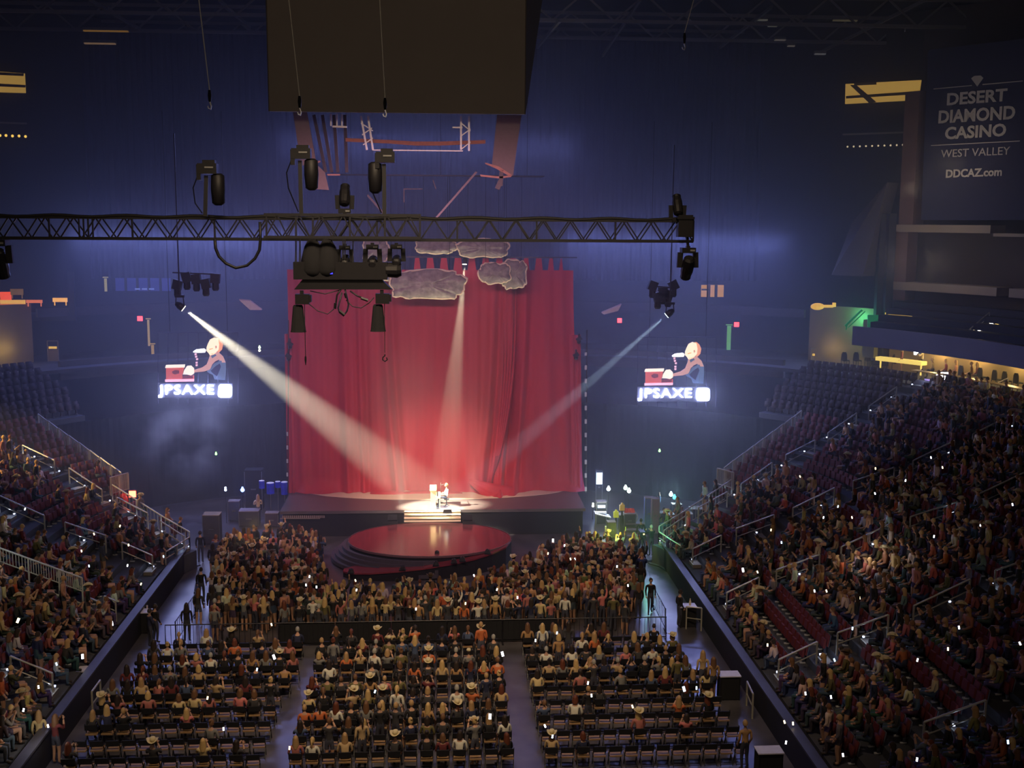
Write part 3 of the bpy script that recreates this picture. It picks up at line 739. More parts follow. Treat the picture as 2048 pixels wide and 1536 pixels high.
for (hx, hy), (bx, by), lab in PL:
    top = at(hx, hy, TY - 1.0); base = at(bx, by, TY - 1.0)
    t = empty('pole_light', base, lab, 'stage light', 'pole lamps on the truss')
    b = MB(); b.bar(base, top + Vector((0, 0, -.1)), 0.13); b.build('pole', TB, t)
    b = MB(); b.box(top + Vector((0.05, 0, 0.12)), (0.62, 0.42, 0.34)); b.box(top + Vector((-.22, -.05, .0)), (.14, .3, .5)); b.box(top + Vector((0.1, 0, 0.34)), (0.4, 0.3, 0.12)); hd = b.build('gear_head', HOODM, t)
    b = MB(); b.box(top + Vector((0.12, -0.225, 0.16)), (0.28, 0.02, 0.05)); b.build('label_plate', M('lamp_display'), hd)
    sx = 0.36 if hx < 700 else -0.3
    b = MB(); b.lathe([(0.10, -0.02), (.21, .06), (.24, .5), (.22, .95), (.12, 1.02)], top + Vector((sx, 0, -1.05)), 12, sy=.8); b.build('hood', HOODM, t, smooth=True)
    b = MB(); b.tube([top + Vector((-.25, 0, 0)), top + Vector((-.45, 0, -.5)), top + Vector((-.4, 0, -1.0)), base + Vector((-.1, 0, .1))], .02, 4); b.build('power_cable', BLACK, t)
mover(at(690, 428, TY - .6), 1.0, 'small black lamp standing on the short truss behind the poles', -0.7)
mover(at(1354, 445, TY - .3), 0.95, 'black lamp standing upright on the right end of the truss', -0.6)
mover(at(1376, 494, TY - .3), 1.15, 'black lamp hanging in its yoke below the right end of the truss', -2.4, up=False, post=at(1372, 450, TY - .3))
mover(at(745, 488, TY - .6), 1.0, 'hanging black yoke lamp under the short truss, before the boxy cloud', -1.4, up=False)
mover(at(690, 490, TY - .6), 0.9, 'hanging black yoke lamp under the short truss, left of the boxy cloud', -1.3, up=False)
mover(at(793, 488, TY - .6), 0.95, 'hanging black yoke lamp at the right end of the spotlight bar', -1.4, up=False)
mover(at(-2, 478, TY - .3), 1.3, 'black lamp hanging below the truss at the photo edge', -2.6, up=False)
b = MB(); b.box(at(1369, 452, TY - .45), (0.5, 0.4, 0.75)); b.box(at(1369, 436, TY - .45), (0.6, 0.5, 0.08)); b.build('power_box', HOODM, label='black power box strapped to the right end of the truss', cat='power box')

# spotlight bar hung under the short truss: two dark sacks, the long lamp bodies, lower bar, hoists
bar = empty('spotlight_bar', at(690, 585, TY - .8), 'black bar of lamps and hoists hanging under the short truss', 'rigging')
for px, w in ((626, .34), (655, .34)):
    c = at(px, 520, TY - .8); b = MB(); b.lathe([(0.10, .75), (.28, .45), (.40, 0), (.42, -.35), (.3, -.55)], c, 12, sy=.7); b.build('chain_bag', BLACKC, bar, smooth=True)
b = MB(); b.box2(at(586, 524, TY - 1.0), at(776, 558, TY - .5)); b.build('lamp_body', HOODM, bar)
b = MB(); pa, pb = at(772, 540, TY - .8), at(803, 540, TY - .8); b.tube([pa, pb - Vector((.15, 0, 0)), pb], [.24, .27, .2], 12); b.build('lamp_nose', HOODM, bar)
for px, py in ((648, 533), (664, 532), (656, 540), (663, 546)):
    b = MB(); b.box(at(px, py, TY - 1.02), (.09, .03, .08)); b.build('status_light', M('blue_led', rgb(60, 60, 255), 0.4, emit=rgb(70, 70, 255), strength=0.9), bar)
poly('lower_bar', HOODM, [(605, 559), (763, 559), (784, 579), (588, 579)], TY - 0.9, 0.4, bar)
for px in (592, 600): 
    b = MB(); b.bar(at(px, 476, TY - .8), at(px, 526, TY - .8), .05); b.build('drop_arm', TB, bar)
for px in (686, 690, 706): 
    b = MB(); b.bar(at(px, 476, TY - .8), at(px, 526, TY - .8), .04); b.build('drop_arm', TB, bar)
for k, (px, py) in enumerate(((604, 598), (764, 597))):
    c = at(px, py, TY - .8)
    t = empty('chain_hoist', c - Vector((0, 0, .9)), 'black chain hoist with its bag under the lamp bar, %s of two' % ('left' if k == 0 else 'right'), 'hoist', 'chain hoists')
    b = MB(); b.box(c + Vector((0.02, 0, 0)), (.46, .36, .34)); b.box(c + Vector((.24, 0, 0.02)), (.16, .26, .24)); b.box(c + Vector((0, 0, .22)), (.12, .12, .14)); b.build('motor', HOODM, t)
    b = MB(); b.lathe([(.27, -1.12), (.25, -1.05), (.17, -.26), (.14, -.2)], c + Vector((-.14, 0, 0)), 10, sy=.7); b.build('chain_bag', BLACKC, t)
    b = MB(); b.bar(c + Vector((.08, 0, -.15)), c + Vector((.08, 0, -2.0 if k == 0 else -1.85)), .022); b.build('chain', BLACK, t)
    b = MB()
    h = c + Vector((.08, 0, -1.95))
    if k == 0: b.tube([h, h - Vector((0, 0, .12)), h - Vector((0, 0, .3))], [.03, .04, .01], 6)
    else: b.tube([h + Vector((0, 0, .05)), h, h + Vector((-.07, 0, -.06)), h + Vector((-.08, 0, -.14)), h + Vector((0, 0, -.2)), h + Vector((.08, 0, -.14)), h + Vector((.05, 0, -.06))], .025, 6)
    b.build('hook', BLACK, t)
for k, pts in enumerate(([(682, 579), (674, 590), (672, 606), (671, 618)], [(690, 579), (694, 595), (697, 610), (694, 622), (687, 632), (679, 625), (676, 616), (684, 585)], [(700, 582), (715, 592), (736, 600)], [(615, 606), (636, 622), (655, 628), (668, 618)], [(692, 600), (705, 613), (722, 616), (738, 606), (748, 595)], [(620, 582), (650, 588), (680, 580)])):
    b = MB(); b.tube([at(px, py, TY - .85) for px, py in pts], .03 if k < 3 else .018, 5); b.build('power_cable', BLACK, bar, smooth=True)
for (a, c) in (((671, 606), (670, 617)), ((679, 622), (689, 630)), ((722, 596), (736, 601)), ((690, 586), (693, 596))):
    b = MB(); b.tube([at(*a, TY - .9), at(*c, TY - .9)], .055, 6); b.build('plug', BLACK, bar)

# ------------------------------------------------------------------ LED screens beside the stage
SY = 75.0
def emis(name, c, s):
    return M(name, c, 0.6, emit=c, strength=s, noise=0.02)
SCR = {'white': emis('led_white', (0.46, 0.52, 1.0), 110.0), 'face': emis('led_face', rgb(255, 232, 196), 1.15), 'hair': emis('led_hair', rgb(240, 160, 120), .9), 'shirt': emis('led_shirt', rgb(214, 160, 148), .75),
       'denim': emis('led_denim', rgb(96, 118, 150), .55), 'dark': emis('led_dark', rgb(50, 50, 92), .35), 'wood': emis('led_wood', rgb(196, 84, 70), .9), 'woodd': emis('led_wood_dark', rgb(120, 40, 50), .6), 'cream': emis('led_cream', rgb(255, 236, 214), 1.1), 'pink': emis('led_pink', rgb(240, 180, 200), 1.1), 'mic': emis('led_mic', rgb(246, 244, 255), 2.6)}
SHAPES = [('head', 'face', [(447, 250), (470, 236), (500, 234), (525, 250), (538, 300), (536, 340), (520, 370), (500, 400), (490, 425), (440, 425), (425, 405), (400, 425), (398, 390), (412, 330), (420, 290)], (0.118, -140)),]
def led(name, ox, oy, k, label):
    """ox, oy: photo pixel of the picture's top left; k: size factor. The picture is drawn in units of photo pixels."""
    c = at(ox + 75, oy + 130, SY)
    t = empty('video_screen', c, label, 'video screen')
    def P(x, y, dy=0.0): return at(ox + x * k, oy + y * k, SY + dy)
    def shp(nm, m, pts, dy):
        b = MB(); b.prism([P(x, y, dy) for x, y in pts], (0, 0.05, 0)); return b.build(nm, SCR[m], t)
    for i in range(9):                                           # see-through LED curtain: thin strips the haze shows between
        b = MB(); b.bar(P(-14 + 20 * i, -10, .12), P(-14 + 20 * i, 132, .12), .03); b.build('led_strip', M('led_panel_off', rgb(60, 62, 86), 0.6), t)
    b = MB(); b.bar(P(-14, -10, .12), P(146, -10, .12), .06); b.build('top_rail', M('led_panel_off'), t)
    shp('singer_hair', 'hair', [(98, 2), (106, 0), (112, 5), (116, 14), (114, 24), (108, 30), (100, 26)], 0)
    shp('singer_head', 'face', [(86, 12), (90, 4), (98, 0), (106, 3), (108, 14), (107, 24), (101, 31), (98, 34), (90, 36), (87, 31), (83, 27), (83, 20)], -.03)
    shp('singer_ear', 'shirt', [(100, 17), (103, 16), (104, 20), (101, 23)], -.06)
    shp('singer_collar', 'denim', [(92, 36), (100, 33), (103, 36), (94, 42)], -.09)
    shp('singer_sleeve_fold', 'denim', [(98, 52), (112, 46), (114, 49), (100, 58), (92, 66), (88, 66)], -.09)
    shp('singer_back', 'denim', [(114, 52), (121.5, 50), (122, 64), (120, 84), (111, 84), (113, 66)], -.04)
    shp('singer_jaw_line', 'hair', [(88, 23), (96, 21), (96, 22.5), (89, 25)], -.06)
    shp('singer_body', 'denim', [(90, 34), (98, 31), (108, 30), (116, 38), (121, 48), (122, 62), (120, 85), (99, 84), (96, 75), (86, 70), (82, 64), (84, 52)], 0.03)
    shp('singer_chest', 'dark', [(88, 46), (106, 44), (112, 58), (104, 78), (94, 70), (88, 62)], 0.0)
    shp('singer_shoulder', 'shirt', [(91, 32), (106, 29), (116, 38), (121, 50), (112, 50), (108, 44), (100, 48), (94, 54), (84, 60), (83, 54), (88, 42)], -.03)
    shp('singer_arm', 'shirt', [(96, 50), (90, 64), (78, 68), (58, 70), (58, 65), (74, 60), (84, 53)], -.06)
    shp('singer_hand', 'cream', [(38, 66), (44, 57), (52, 56), (58, 62), (58, 72), (52, 76), (44, 74), (36, 74)], -.09)
    shp('microphone', 'mic', [(56, 28), (62, 24), (78, 22), (82, 25), (80, 30), (70, 30.5), (57, 30)], -.03)
    for i, (x, y) in enumerate(((61, 34), (62, 39), (64, 44), (63, 51), (63, 56))):
        shp('microphone_stand', 'pink', [(x - 2, y - 2), (x + 2, y - 2.5), (x + 2, y + 1), (x - 1.5, y + 1.5)], -.03)
    shp('piano_lid', 'cream', [(2, 55), (40, 54), (39, 60), (0, 61)], -.03)
    shp('piano_body', 'wood', [(2, 60), (38, 60), (34, 78), (58, 76), (58, 86), (2, 86)], 0.0)
    shp('piano_panel', 'woodd', [(14, 68), (20, 65), (28, 66), (28, 72), (20, 74), (15, 72)], -.05)
    shp('piano_keys', 'woodd', [(36, 77), (56, 75), (56, 82), (34, 83)], -.05)
    shp('piano_base', 'pink', [(0, 84), (58, 83), (58, 88), (0, 89)], -.05)
    b = MB(); b.prism([P(-15, 92, .06), P(135, 92, .06), P(135, 122, .06), P(-15, 122, .06)], (0, .2, 0)); b.build('letter_light_block', BLACK, t)  # added panel that stops the letters lighting the drape behind
    # glowing slab lettering and the square mark
    V, F = text_mesh('JPSAXE', 1.0, 0.03, 0.0, 1.10)
    xs = [v.x for v in V]; ys = [v.y for v in V]
    A, Bp = P(-13, 120, -.05), P(97, 95, -.05)
    sx = (Bp.x - A.x) / (max(xs) - min(xs)); sz = (Bp.z - A.z) / (max(ys) - min(ys))
    b = MB(); b.add([(A.x + (v.x - min(xs)) * sx, A.y - v.z, A.z + (v.y - min(ys)) * sz) for v in V], F)
    # slab feet and serifs
    for x0, x1_, y0 in ((-13, -6, 118),):
        b.prism([P(x0, y0 - 2.6, -.05), P(x1_, y0 - 2.6, -.05), P(x1_, y0 + 1.6, -.05), P(x0, y0 + 1.6, -.05)], (0, .05, 0))
    b.build('lettering', SCR['white'], t)
    b = MB(); q = [(107, 99), (109, 95), (112, 94.5), (128, 94.5), (131, 95.5), (133, 99), (133, 115), (131, 119), (128, 120), (112, 120), (108, 119), (106, 115)]
    b.prism([P(x, y, -.05) for x, y in q], (0, .05, 0)); b.build('square_mark', SCR['white'], t)
    for px in (10, 125):
        b = MB(); b.bar(P(px, -10, .2), P(px, -10, .2) + Vector((0, 0, 14)), .04); b.build('hanging_cable', BLACK, t)
led('a', 330, 675, 1.0, 'glowing video screen left of the curtain showing a piano player above white letters')
led('b', 1289, 684, .98, 'glowing video screen right of the curtain showing a piano player above white letters')

# ------------------------------------------------------------------ casino banner, hung on the corner wall
u_mid = 29.0; o_ = outward(1, u_mid); a_ = along(1, u_mid)
def bp(px, py):
    """point on the banner plane (vertical, facing the floor) seen at a photo pixel"""
    c0 = bowl(1, 25.3, u_mid, 25); d = ray(px, py); n_ = o_
    k = (c0 - EYE).dot(n_) / d.dot(n_); return EYE + d * k
ban = empty('banner', bp(1950, 440), 'dark blue casino banner with white lettering hanging in the upper corner', 'banner')
NAVY = M('banner_navy', rgb(36, 38, 74), 0.85, noise=0.1)
WHT = M('banner_white', rgb(205, 198, 190), 0.85, noise=0.06)
c = [bp(1856, 100), bp(2110, 70), bp(2100, 440), bp(1842, 440)]
b = MB(); b.prism(c, o_ * 0.06); b.build('banner_cloth', NAVY, ban)
X = -a_
def put_text(body, p0, p1, hpx, off=0.0):
    """a line of lettering whose foot runs from photo pixel p0 to p1 on the banner"""
    A, Bq = bp(*p0), bp(*p1); V, F = text_mesh(body, 1.0, 0.01, off)
    xs = [v.x for v in V]; ys = [v.y for v in V if True]
    ex = (Bq - A); ln = ex.length; ex.normalize(); mid = (p0[0] + p1[0]) / 2; midy = (p0[1] + p1[1]) / 2
    H = (bp(mid, midy - hpx) - bp(mid, midy)).z; cap = max(ys) if body != 'DDCAZ.com' else max(ys)
    b = MB(); b.add([A + ex * ((v.x - min(xs)) / (max(xs) - min(xs)) * ln) + Vector((0, 0, 1)) * (v.y / cap * H) - o_ * (0.02 + v.z) for v in V], F)
    b.build('lettering', WHT, ban)
put_text('DESERT', (1894, 210), (2014, 201), 24, .03)
put_text('DIAMOND', (1877, 246), (2030, 237), 25.5, .03)
put_text('CASINO', (1890, 278), (2012, 271), 24, .03)
put_text('WEST VALLEY', (1882, 315), (2020, 309), 15.5, .0)
put_text('DDCAZ.com', (1892, 355), (2004, 351), 16, .03)
for (p0, p1) in (((1868, 178), (1944, 171)), ((1966, 169), (2046, 162)), ((1863, 291), (2040, 282))):
    b = MB(); b.bar(bp(*p0) - o_ * .03, bp(*p1) - o_ * .03, .05, .05); b.build('rule_line', WHT, ban)
b = MB(); b.prism([bp(*p) - o_ * .04 for p in ((1943, 157), (1949, 152), (1962, 151), (1967, 156), (1955, 173))], o_ * .03); b.build('diamond_emblem', WHT, ban)

# ------------------------------------------------------------------ lit openings high in the corners, strings of dots
GOLD = M('lit_gold_ceiling', rgb(232, 200, 110), 0.7, emit=rgb(222, 176, 84), strength=0.42, noise=0.25, scale=0.3)
GOLDD = M('gold_beam', rgb(120, 96, 52), 0.7)
def lit_window(name, corners, side, u, label, beams):
    o = outward(side, u)
    def q(px, py, dd=0.0):
        c0 = bowl(side, 28.6, u, 25) + o * dd; d = ray(px, py); return EYE + d * ((c0 - EYE).dot(o) / d.dot(o))
    w = empty(name, q(*corners[0]), label, kind='structure')
    b = MB(); b.prism([q(*p) for p in corners], o * .1); b.build('lit_ceiling', GOLD, w)
    for p in beams:
        b = MB(); b.prism([q(*r, -.12) for r in p], o * .08); b.build('dark_beam', GOLDD, w)
lit_window('window_1', [(1691, 168), (1842, 160), (1836, 200), (1690, 208)], 1, 42, 'gold lit opening high in the right corner beside the banner', [[(1692, 192), (1838, 182), (1838, 188), (1692, 197)], [(1700, 170), (1712, 170), (1752, 204), (1738, 206)], [(1708, 166), (1752, 164), (1752, 169), (1708, 171)]])
lit_window('window_2', [(-20, 142), (50, 147), (52, 186), (-20, 184)], -1, 42, 'gold lit opening high in the left corner at the photo edge', [[(-20, 166), (51, 170), (51, 175), (-20, 172)], [(-20, 143), (48, 147), (47, 152), (-20, 149)]])
for side, u, seg, dots in ((1, 42, ((1686, 269), (1833, 264)), [(1695 + 12.3 * i, 293.5 - .4 * i) for i in range(12)]), (-1, 42, ((-10, 245), (53, 247)), [(0, 271), (12, 271), (25, 272), (38, 272), (51, 273)])):
    o = outward(side, u)
    def q(px, py, dd=0.0):
        c0 = bowl(side, 28.4, u, 25) + o * dd; d = ray(px, py); return EYE + d * ((c0 - EYE).dot(o) / d.dot(o))
    nm = 'right' if side > 0 else 'left'
    t = empty('string_lights', q(*seg[0]), 'pale ledge with a string of tiny lamps high in the %s corner' % nm, 'string lights')
    b = MB(); b.bar(q(*seg[0]), q(*seg[1]), .12); b.build('ledge_bar', LEDGE, t)
    for p in dots:
        b = MB(); b.ball(q(*p), .07 if side > 0 else .1, 4); b.build('bulb', M('tiny_bulb' if side > 0 else 'warm_bulb', rgb(255, 230, 190), .5, emit=rgb(255, 225, 180) if side > 0 else rgb(255, 205, 90), strength=.6 if side > 0 else 1.2), t)
# ------------------------------------------------------------------ people: prototypes
SKIN = M('skin', rgb(206, 158, 128), 0.6, noise=0.1, tint='random')
CLOTH = M('clothing', (0.9, 0.9, 0.9), 0.85, noise=0.12, tint='object', scale=9)
PANTS = M('denim_trousers', rgb(78, 80, 96), 0.85, noise=0.2, tint='random')
SHOE = M('shoes', rgb(60, 52, 48), 0.6, noise=0.2)
HAIRM = M('hair', (0.9, 0.9, 0.9), 0.6, noise=0.25, tint='object', scale=20)
EYEM = M('eyes', rgb(30, 24, 22), 0.3)
HATM = M('hat_felt', (0.9, 0.9, 0.9), 0.85, noise=0.1, tint='object')
BMATS = [SKIN, CLOTH, PANTS, SHOE, EYEM]

def skin_body(J, bones, sub=1):
    """J: name -> (pos, radius, material). One continuous skinned surface grown over the joints."""
    names = list(J); idx = {n: i for i, n in enumerate(names)}
    me = bpy.data.meshes.new('body'); me.from_pydata([J[n][0] for n in names], [(idx[a], idx[c]) for a, c in bones], [])
    o = bpy.data.objects.new('body', me); col.objects.link(o)
    o.modifiers.new('skin', 'SKIN').branch_smoothing = 0.3
    for n in names:
        sv = me.skin_vertices[0].data[idx[n]]; r = J[n][1]
        sv.radius = r if isinstance(r, tuple) else (r, r); sv.use_root = (n == 'pelvis')
    if sub:
        m = o.modifiers.new('sub', 'SUBSURF'); m.levels = sub; m.render_levels = sub
    dg = bpy.context.evaluated_depsgraph_get(); dg.update()
    out = bpy.data.meshes.new_from_object(o.evaluated_get(dg))
    V = [v.co.copy() for v in out.vertices]; F = [list(p.vertices) for p in out.polygons]; mi = []
    segs = [(Vector(J[a][0]), Vector(J[c][0]), J[a][2], J[c][2]) for a, c in bones]
    for f in F:
        c = sum((V[i] for i in f), Vector()) / len(f); best = None
        for a, e, ma, me_ in segs:
            d = e - a; t = max(0.0, min(1.0, (c - a).dot(d) / max(d.length_squared, 1e-9))); q = (c - (a + d * t)).length
            if best is None or q < best[0]: best = (q, ma if t < 0.5 else me_)
        mi.append(best[1])
    bpy.data.objects.remove(o); bpy.data.meshes.remove(me); bpy.data.meshes.remove(out)
    return V, F, mi

def head_into(b, c, fwd=(0, 1, 0), s=1.0, n=9, look=0.0):
    """head with jaw, brow, nose, ears and eyes; c is its centre"""
    c = Vector(c); f = Vector(fwd).normalized(); side = f.cross(Vector((0, 0, 1))).normalized(); up = side.cross(f)
    m = 12; base = len(b.v)
    for i in range(n + 1):
        th = PI * i / n; zz = -math.cos(th)
        for k in range(m):
            a = 2 * PI * k / m; x = math.sin(th) * math.cos(a); y = math.sin(th) * math.sin(a)
            w = 0.078; dpt = 0.098; h = 0.122
            if zz < -0.2: w *= 1 + 0.35 * (zz + 0.2); dpt *= 1 + 0.12 * (zz + 0.2)
            yy = y * dpt
            if y > 0.85 and -0.35 < zz < 0.05: yy += 0.024
            if y > 0.6 and 0.05 < zz < 0.35: yy -= 0.006
            if y < -0.3 and zz < -0.35: yy *= 0.75
            b.v.append(c + (side * (x * w) + f * yy + up * (zz * h)) * s)
    for i in range(n):
        for k in range(m):
            b.f.append([base + i * m + k, base + i * m + (k + 1) % m, base + (i + 1) * m + (k + 1) % m, base + (i + 1) * m + k]); b.m.append(0)
    for sx in (-1, 1):
        b.ball(c + (side * sx * 0.03 + f * 0.088 + up * 0.012) * s, 0.011 * s, 4, 4)
        b.ball(c + (side * sx * 0.079 - f * 0.005 - up * 0.005) * s, 0.022 * s, 4, 0, (0.4, 0.8, 1.2))
    b.box(c + (f * 0.088 - up * 0.055) * s, (0.04 * s, 0.012 * s, 0.008 * s), 4)
    return b
def hand_into(b, wrist, d, palm_n, s=1.0, curl=0.5):
    """palm plus five jointed fingers; d is the direction the hand points, palm_n the palm's normal"""
    w = Vector(wrist); d = Vector(d).normalized(); n = Vector(palm_n).normalized(); n = (n - d * n.dot(d)).normalized(); x = d.cross(n)
    b.tube([w, w + d * 0.04 * s, w + d * 0.095 * s], [0.026 * s, 0.038 * s, 0.034 * s], 6, 0)
    for k, (off, ln) in enumerate(((-0.03, 0.062), (-0.01, 0.075), (0.01, 0.07), (0.03, 0.055))):
        a = w + d * 0.085 * s + x * off * s; m = a + (d * (1 - 0.3 * curl) + n * 0.5 * curl) * ln * 0.55 * s; e = m + (d * (1 - curl) + n * curl) * ln * 0.5 * s
        b.tube([a, m, e], [0.0105 * s, 0.0095 * s, 0.0075 * s], 4, 0)
    a = w + d * 0.03 * s - x * 0.03 * s; m = a + (d * 0.6 - x * 0.7) * 0.04 * s; e = m + (d * 0.8 + n * 0.5 * curl) * 0.035 * s
    b.tube([a, m, e], [0.013 * s, 0.011 * s, 0.009 * s], 4, 0)
    return b

BONES = [('pelvis', 'waist'), ('waist', 'chest'), ('chest', 'neck'), ('neck', 'skull')]
for s_ in 'LR':
    BONES += [('chest', 'sh' + s_), ('sh' + s_, 'el' + s_), ('el' + s_, 'wr' + s_), ('pelvis', 'hip' + s_), ('hip' + s_, 'kn' + s_), ('kn' + s_, 'an' + s_), ('an' + s_, 'to' + s_)]
def pose(kind, sleeve=1, bare=False):
    """joint table for a pose; the figure faces +Y with its feet (or seat) at z = 0"""
    J = {}
    lm = 0 if bare else 2
    if kind.startswith('seat'):
        lean = 0.05 if kind == 'seat' else (0.16 if kind == 'seat_lean' else -0.02)
        J['pelvis'] = ((0, 0.0, 0.55), (0.155, 0.12), 2); J['waist'] = ((0, 0.0 + lean * .3, 0.73), (0.135, 0.10), 1); J['chest'] = ((0, lean * .8, 0.93), (0.155, 0.11), 1)
        J['neck'] = ((0, lean, 1.09), 0.052, 0); J['skull'] = ((0, lean + 0.015, 1.18), 0.05, 0)
        zo = -0.40; y0 = lean
        for sx, q in ((-1, 'L'), (1, 'R')):
            J['hip' + q] = ((sx * 0.1, 0.06, 0.54), 0.095, 2); J['kn' + q] = ((sx * 0.13, 0.46, 0.54), 0.062, lm); J['an' + q] = ((sx * 0.12, 0.44, 0.10), 0.042, lm); J['to' + q] = ((sx * 0.14, 0.6, 0.04), 0.04, 3)
    else:
        J['pelvis'] = ((0, 0, 0.95), (0.15, 0.11), 2); J['waist'] = ((0, 0, 1.12), (0.128, 0.095), 1); J['chest'] = ((0, 0.0, 1.33), (0.155, 0.108), 1)
        J['neck'] = ((0, 0.01, 1.49), 0.052, 0); J['skull'] = ((0, 0.025, 1.58), 0.05, 0)
        st = 0.0 if kind != 'walk' else 0.22
        for sx, q in ((-1, 'L'), (1, 'R')):
            J['hip' + q] = ((sx * 0.085, 0, 0.9), 0.092, 2); J['kn' + q] = ((sx * 0.095, 0.03 + sx * st * .6, 0.5), 0.062, lm); J['an' + q] = ((sx * 0.1, -0.02 + sx * st - (0.08 if st else 0), 0.09 + (0.03 if st and sx < 0 else 0)), 0.042, lm); J['to' + q] = ((sx * 0.12, 0.13 + sx * st - (0.08 if st else 0), 0.04), 0.04, 3)
        zo = 0.0; y0 = 0.0
    sa = 1; fa = 1 if sleeve == 2 else 0
    for sx, q in ((-1, 'L'), (1, 'R')):
        J['sh' + q] = ((sx * 0.185, y0, 1.40 + zo), 0.062, 1)
        e, w = (sx * 0.225, y0 - 0.03, 1.13 + zo), (sx * 0.215, y0 + 0.1, 0.92 + zo)
        if kind in ('phone', 'seat_phone'): e, w = (sx * 0.23, y0 + 0.16, 1.22 + zo), (sx * 0.08, y0 + 0.36, 1.46 + zo)
        elif kind == 'raise' and sx > 0: e, w = (sx * 0.27, y0 + 0.1, 1.62 + zo), (sx * 0.24, y0 + 0.14, 1.88 + zo)
        elif kind == 'seat' or kind == 'seat_lean': e, w = (sx * 0.25, y0 + 0.02, 1.14 + zo), (sx * 0.17, 0.26, 1.02 + zo)
        elif kind == 'camera': e, w = (sx * 0.26, y0 + 0.18, 1.25 + zo), (sx * 0.14, y0 + 0.36, 1.38 + zo)
        elif kind == 'piano' or kind == 'seat_piano': e, w = (sx * 0.22, y0 + 0.12, 1.16 + zo), (sx * 0.16, y0 + 0.40, 1.13 + zo)
        elif kind == 'cross': e, w = (sx * 0.26, y0 + 0.04, 1.16 + zo), (-sx * 0.02, y0 + 0.2, 1.2 + zo)
        J['el' + q] = (e, 0.045, sa if sleeve else 0); J['wr' + q] = (w, 0.032, fa)
    return J
def body_mesh(kind, name, sub=1, sleeve=1, bare=False, hands=True, headn=9):
    J = pose(kind, sleeve, bare); V, F, mi = skin_body(J, BONES, sub)
    b = MB(); b.v = list(V); b.f = list(F); b.m = list(mi)
    hc = Vector(J['skull'][0]) + Vector((0, 0.01, 0.07)); head_into(b, hc, n=headn)
    if hands:
        for q in 'LR':
            w = Vector(J['wr' + q][0]); e = Vector(J['el' + q][0]); d = (w - e).normalized()
            hand_into(b, w, d if kind not in ('phone', 'seat_phone') else d + Vector((0, 0, .6)), (0, 0, -1) if 'seat' in kind else ((-1 if q == 'R' else 1), 0.2, 0), 1.0, 0.45)
    me = b.mesh(name, BMATS, smooth=True)
    return me, hc, b
def hair_mb(style, hc):
    b = MB(); hc = Vector(hc)
    def cap(drop, thick=1.0):
        n, m = 6, 12; base = len(b.v)
        for i in range(n + 1):
            th = PI * 0.02 + (PI * 0.60) * i / n
            for k in range(m):
                a = 2 * PI * k / m; y = math.sin(a); x = math.cos(a)
                front = max(0.0, y); tt = th * (1 - 0.42 * front)
                z = math.cos(tt); q = math.sin(tt)
                b.v.append(hc + Vector((x * q * 0.088 * thick, y * q * 0.107 * thick - 0.008, z * 0.134 * thick + (-drop * (1 - front) * (i / n) ** 2))))
        for i in range(n):
            for k in range(m):
                b.f.append([base + i * m + k, base + (i + 1) * m + k, base + (i + 1) * m + (k + 1) % m, base + i * m + (k + 1) % m]); b.m.append(0)
        b.f.append([base + k for k in range(m)]); b.m.append(0)
    if style == 'short': cap(0.0)
    elif style == 'bald': return None
    elif style == 'bun':
        cap(0.02); b.ball(hc + Vector((0, -0.09, 0.09)), 0.05, 5)
    elif style == 'ponytail':
        cap(0.02); b.tube([hc + Vector((0, -.1, .05)), hc + Vector((0, -.15, -.02)), hc + Vector((0, -.14, -.16)), hc + Vector((0, -.13, -.27))], [.03, .036, .03, .01], 6)
    else:
        cap(0.03, 1.05); L = 0.30 if style == 'long' else 0.16
        rings = []
        for i in range(7):
            t = i / 6; w = 0.094 + 0.035 * t - 0.05 * max(0, t - 0.75) * 3; z = 0.05 - (L + 0.05) * t
            rings.append([hc + Vector((math.cos(a) * w, math.sin(a) * (0.10 - 0.01 * t) - 0.02 - 0.03 * t, z)) for a in [PI * 0.93 + (PI * 1.14) * k / 8 for k in range(9)]])
        b.strip(rings); b.strip([[p * 1.0 + Vector((0, 0.03, 0)) for p in r] for r in rings[::-1]]); b.strip([[r[0] for r in rings], [r[0] + Vector((0, .03, 0)) for r in rings]]); b.strip([[r[-1] + Vector((0, .03, 0)) for r in rings], [r[-1] for r in rings]])
        b.strip([rings[-1], [p + Vector((0, .03, 0)) for p in rings[-1]]])
    return b
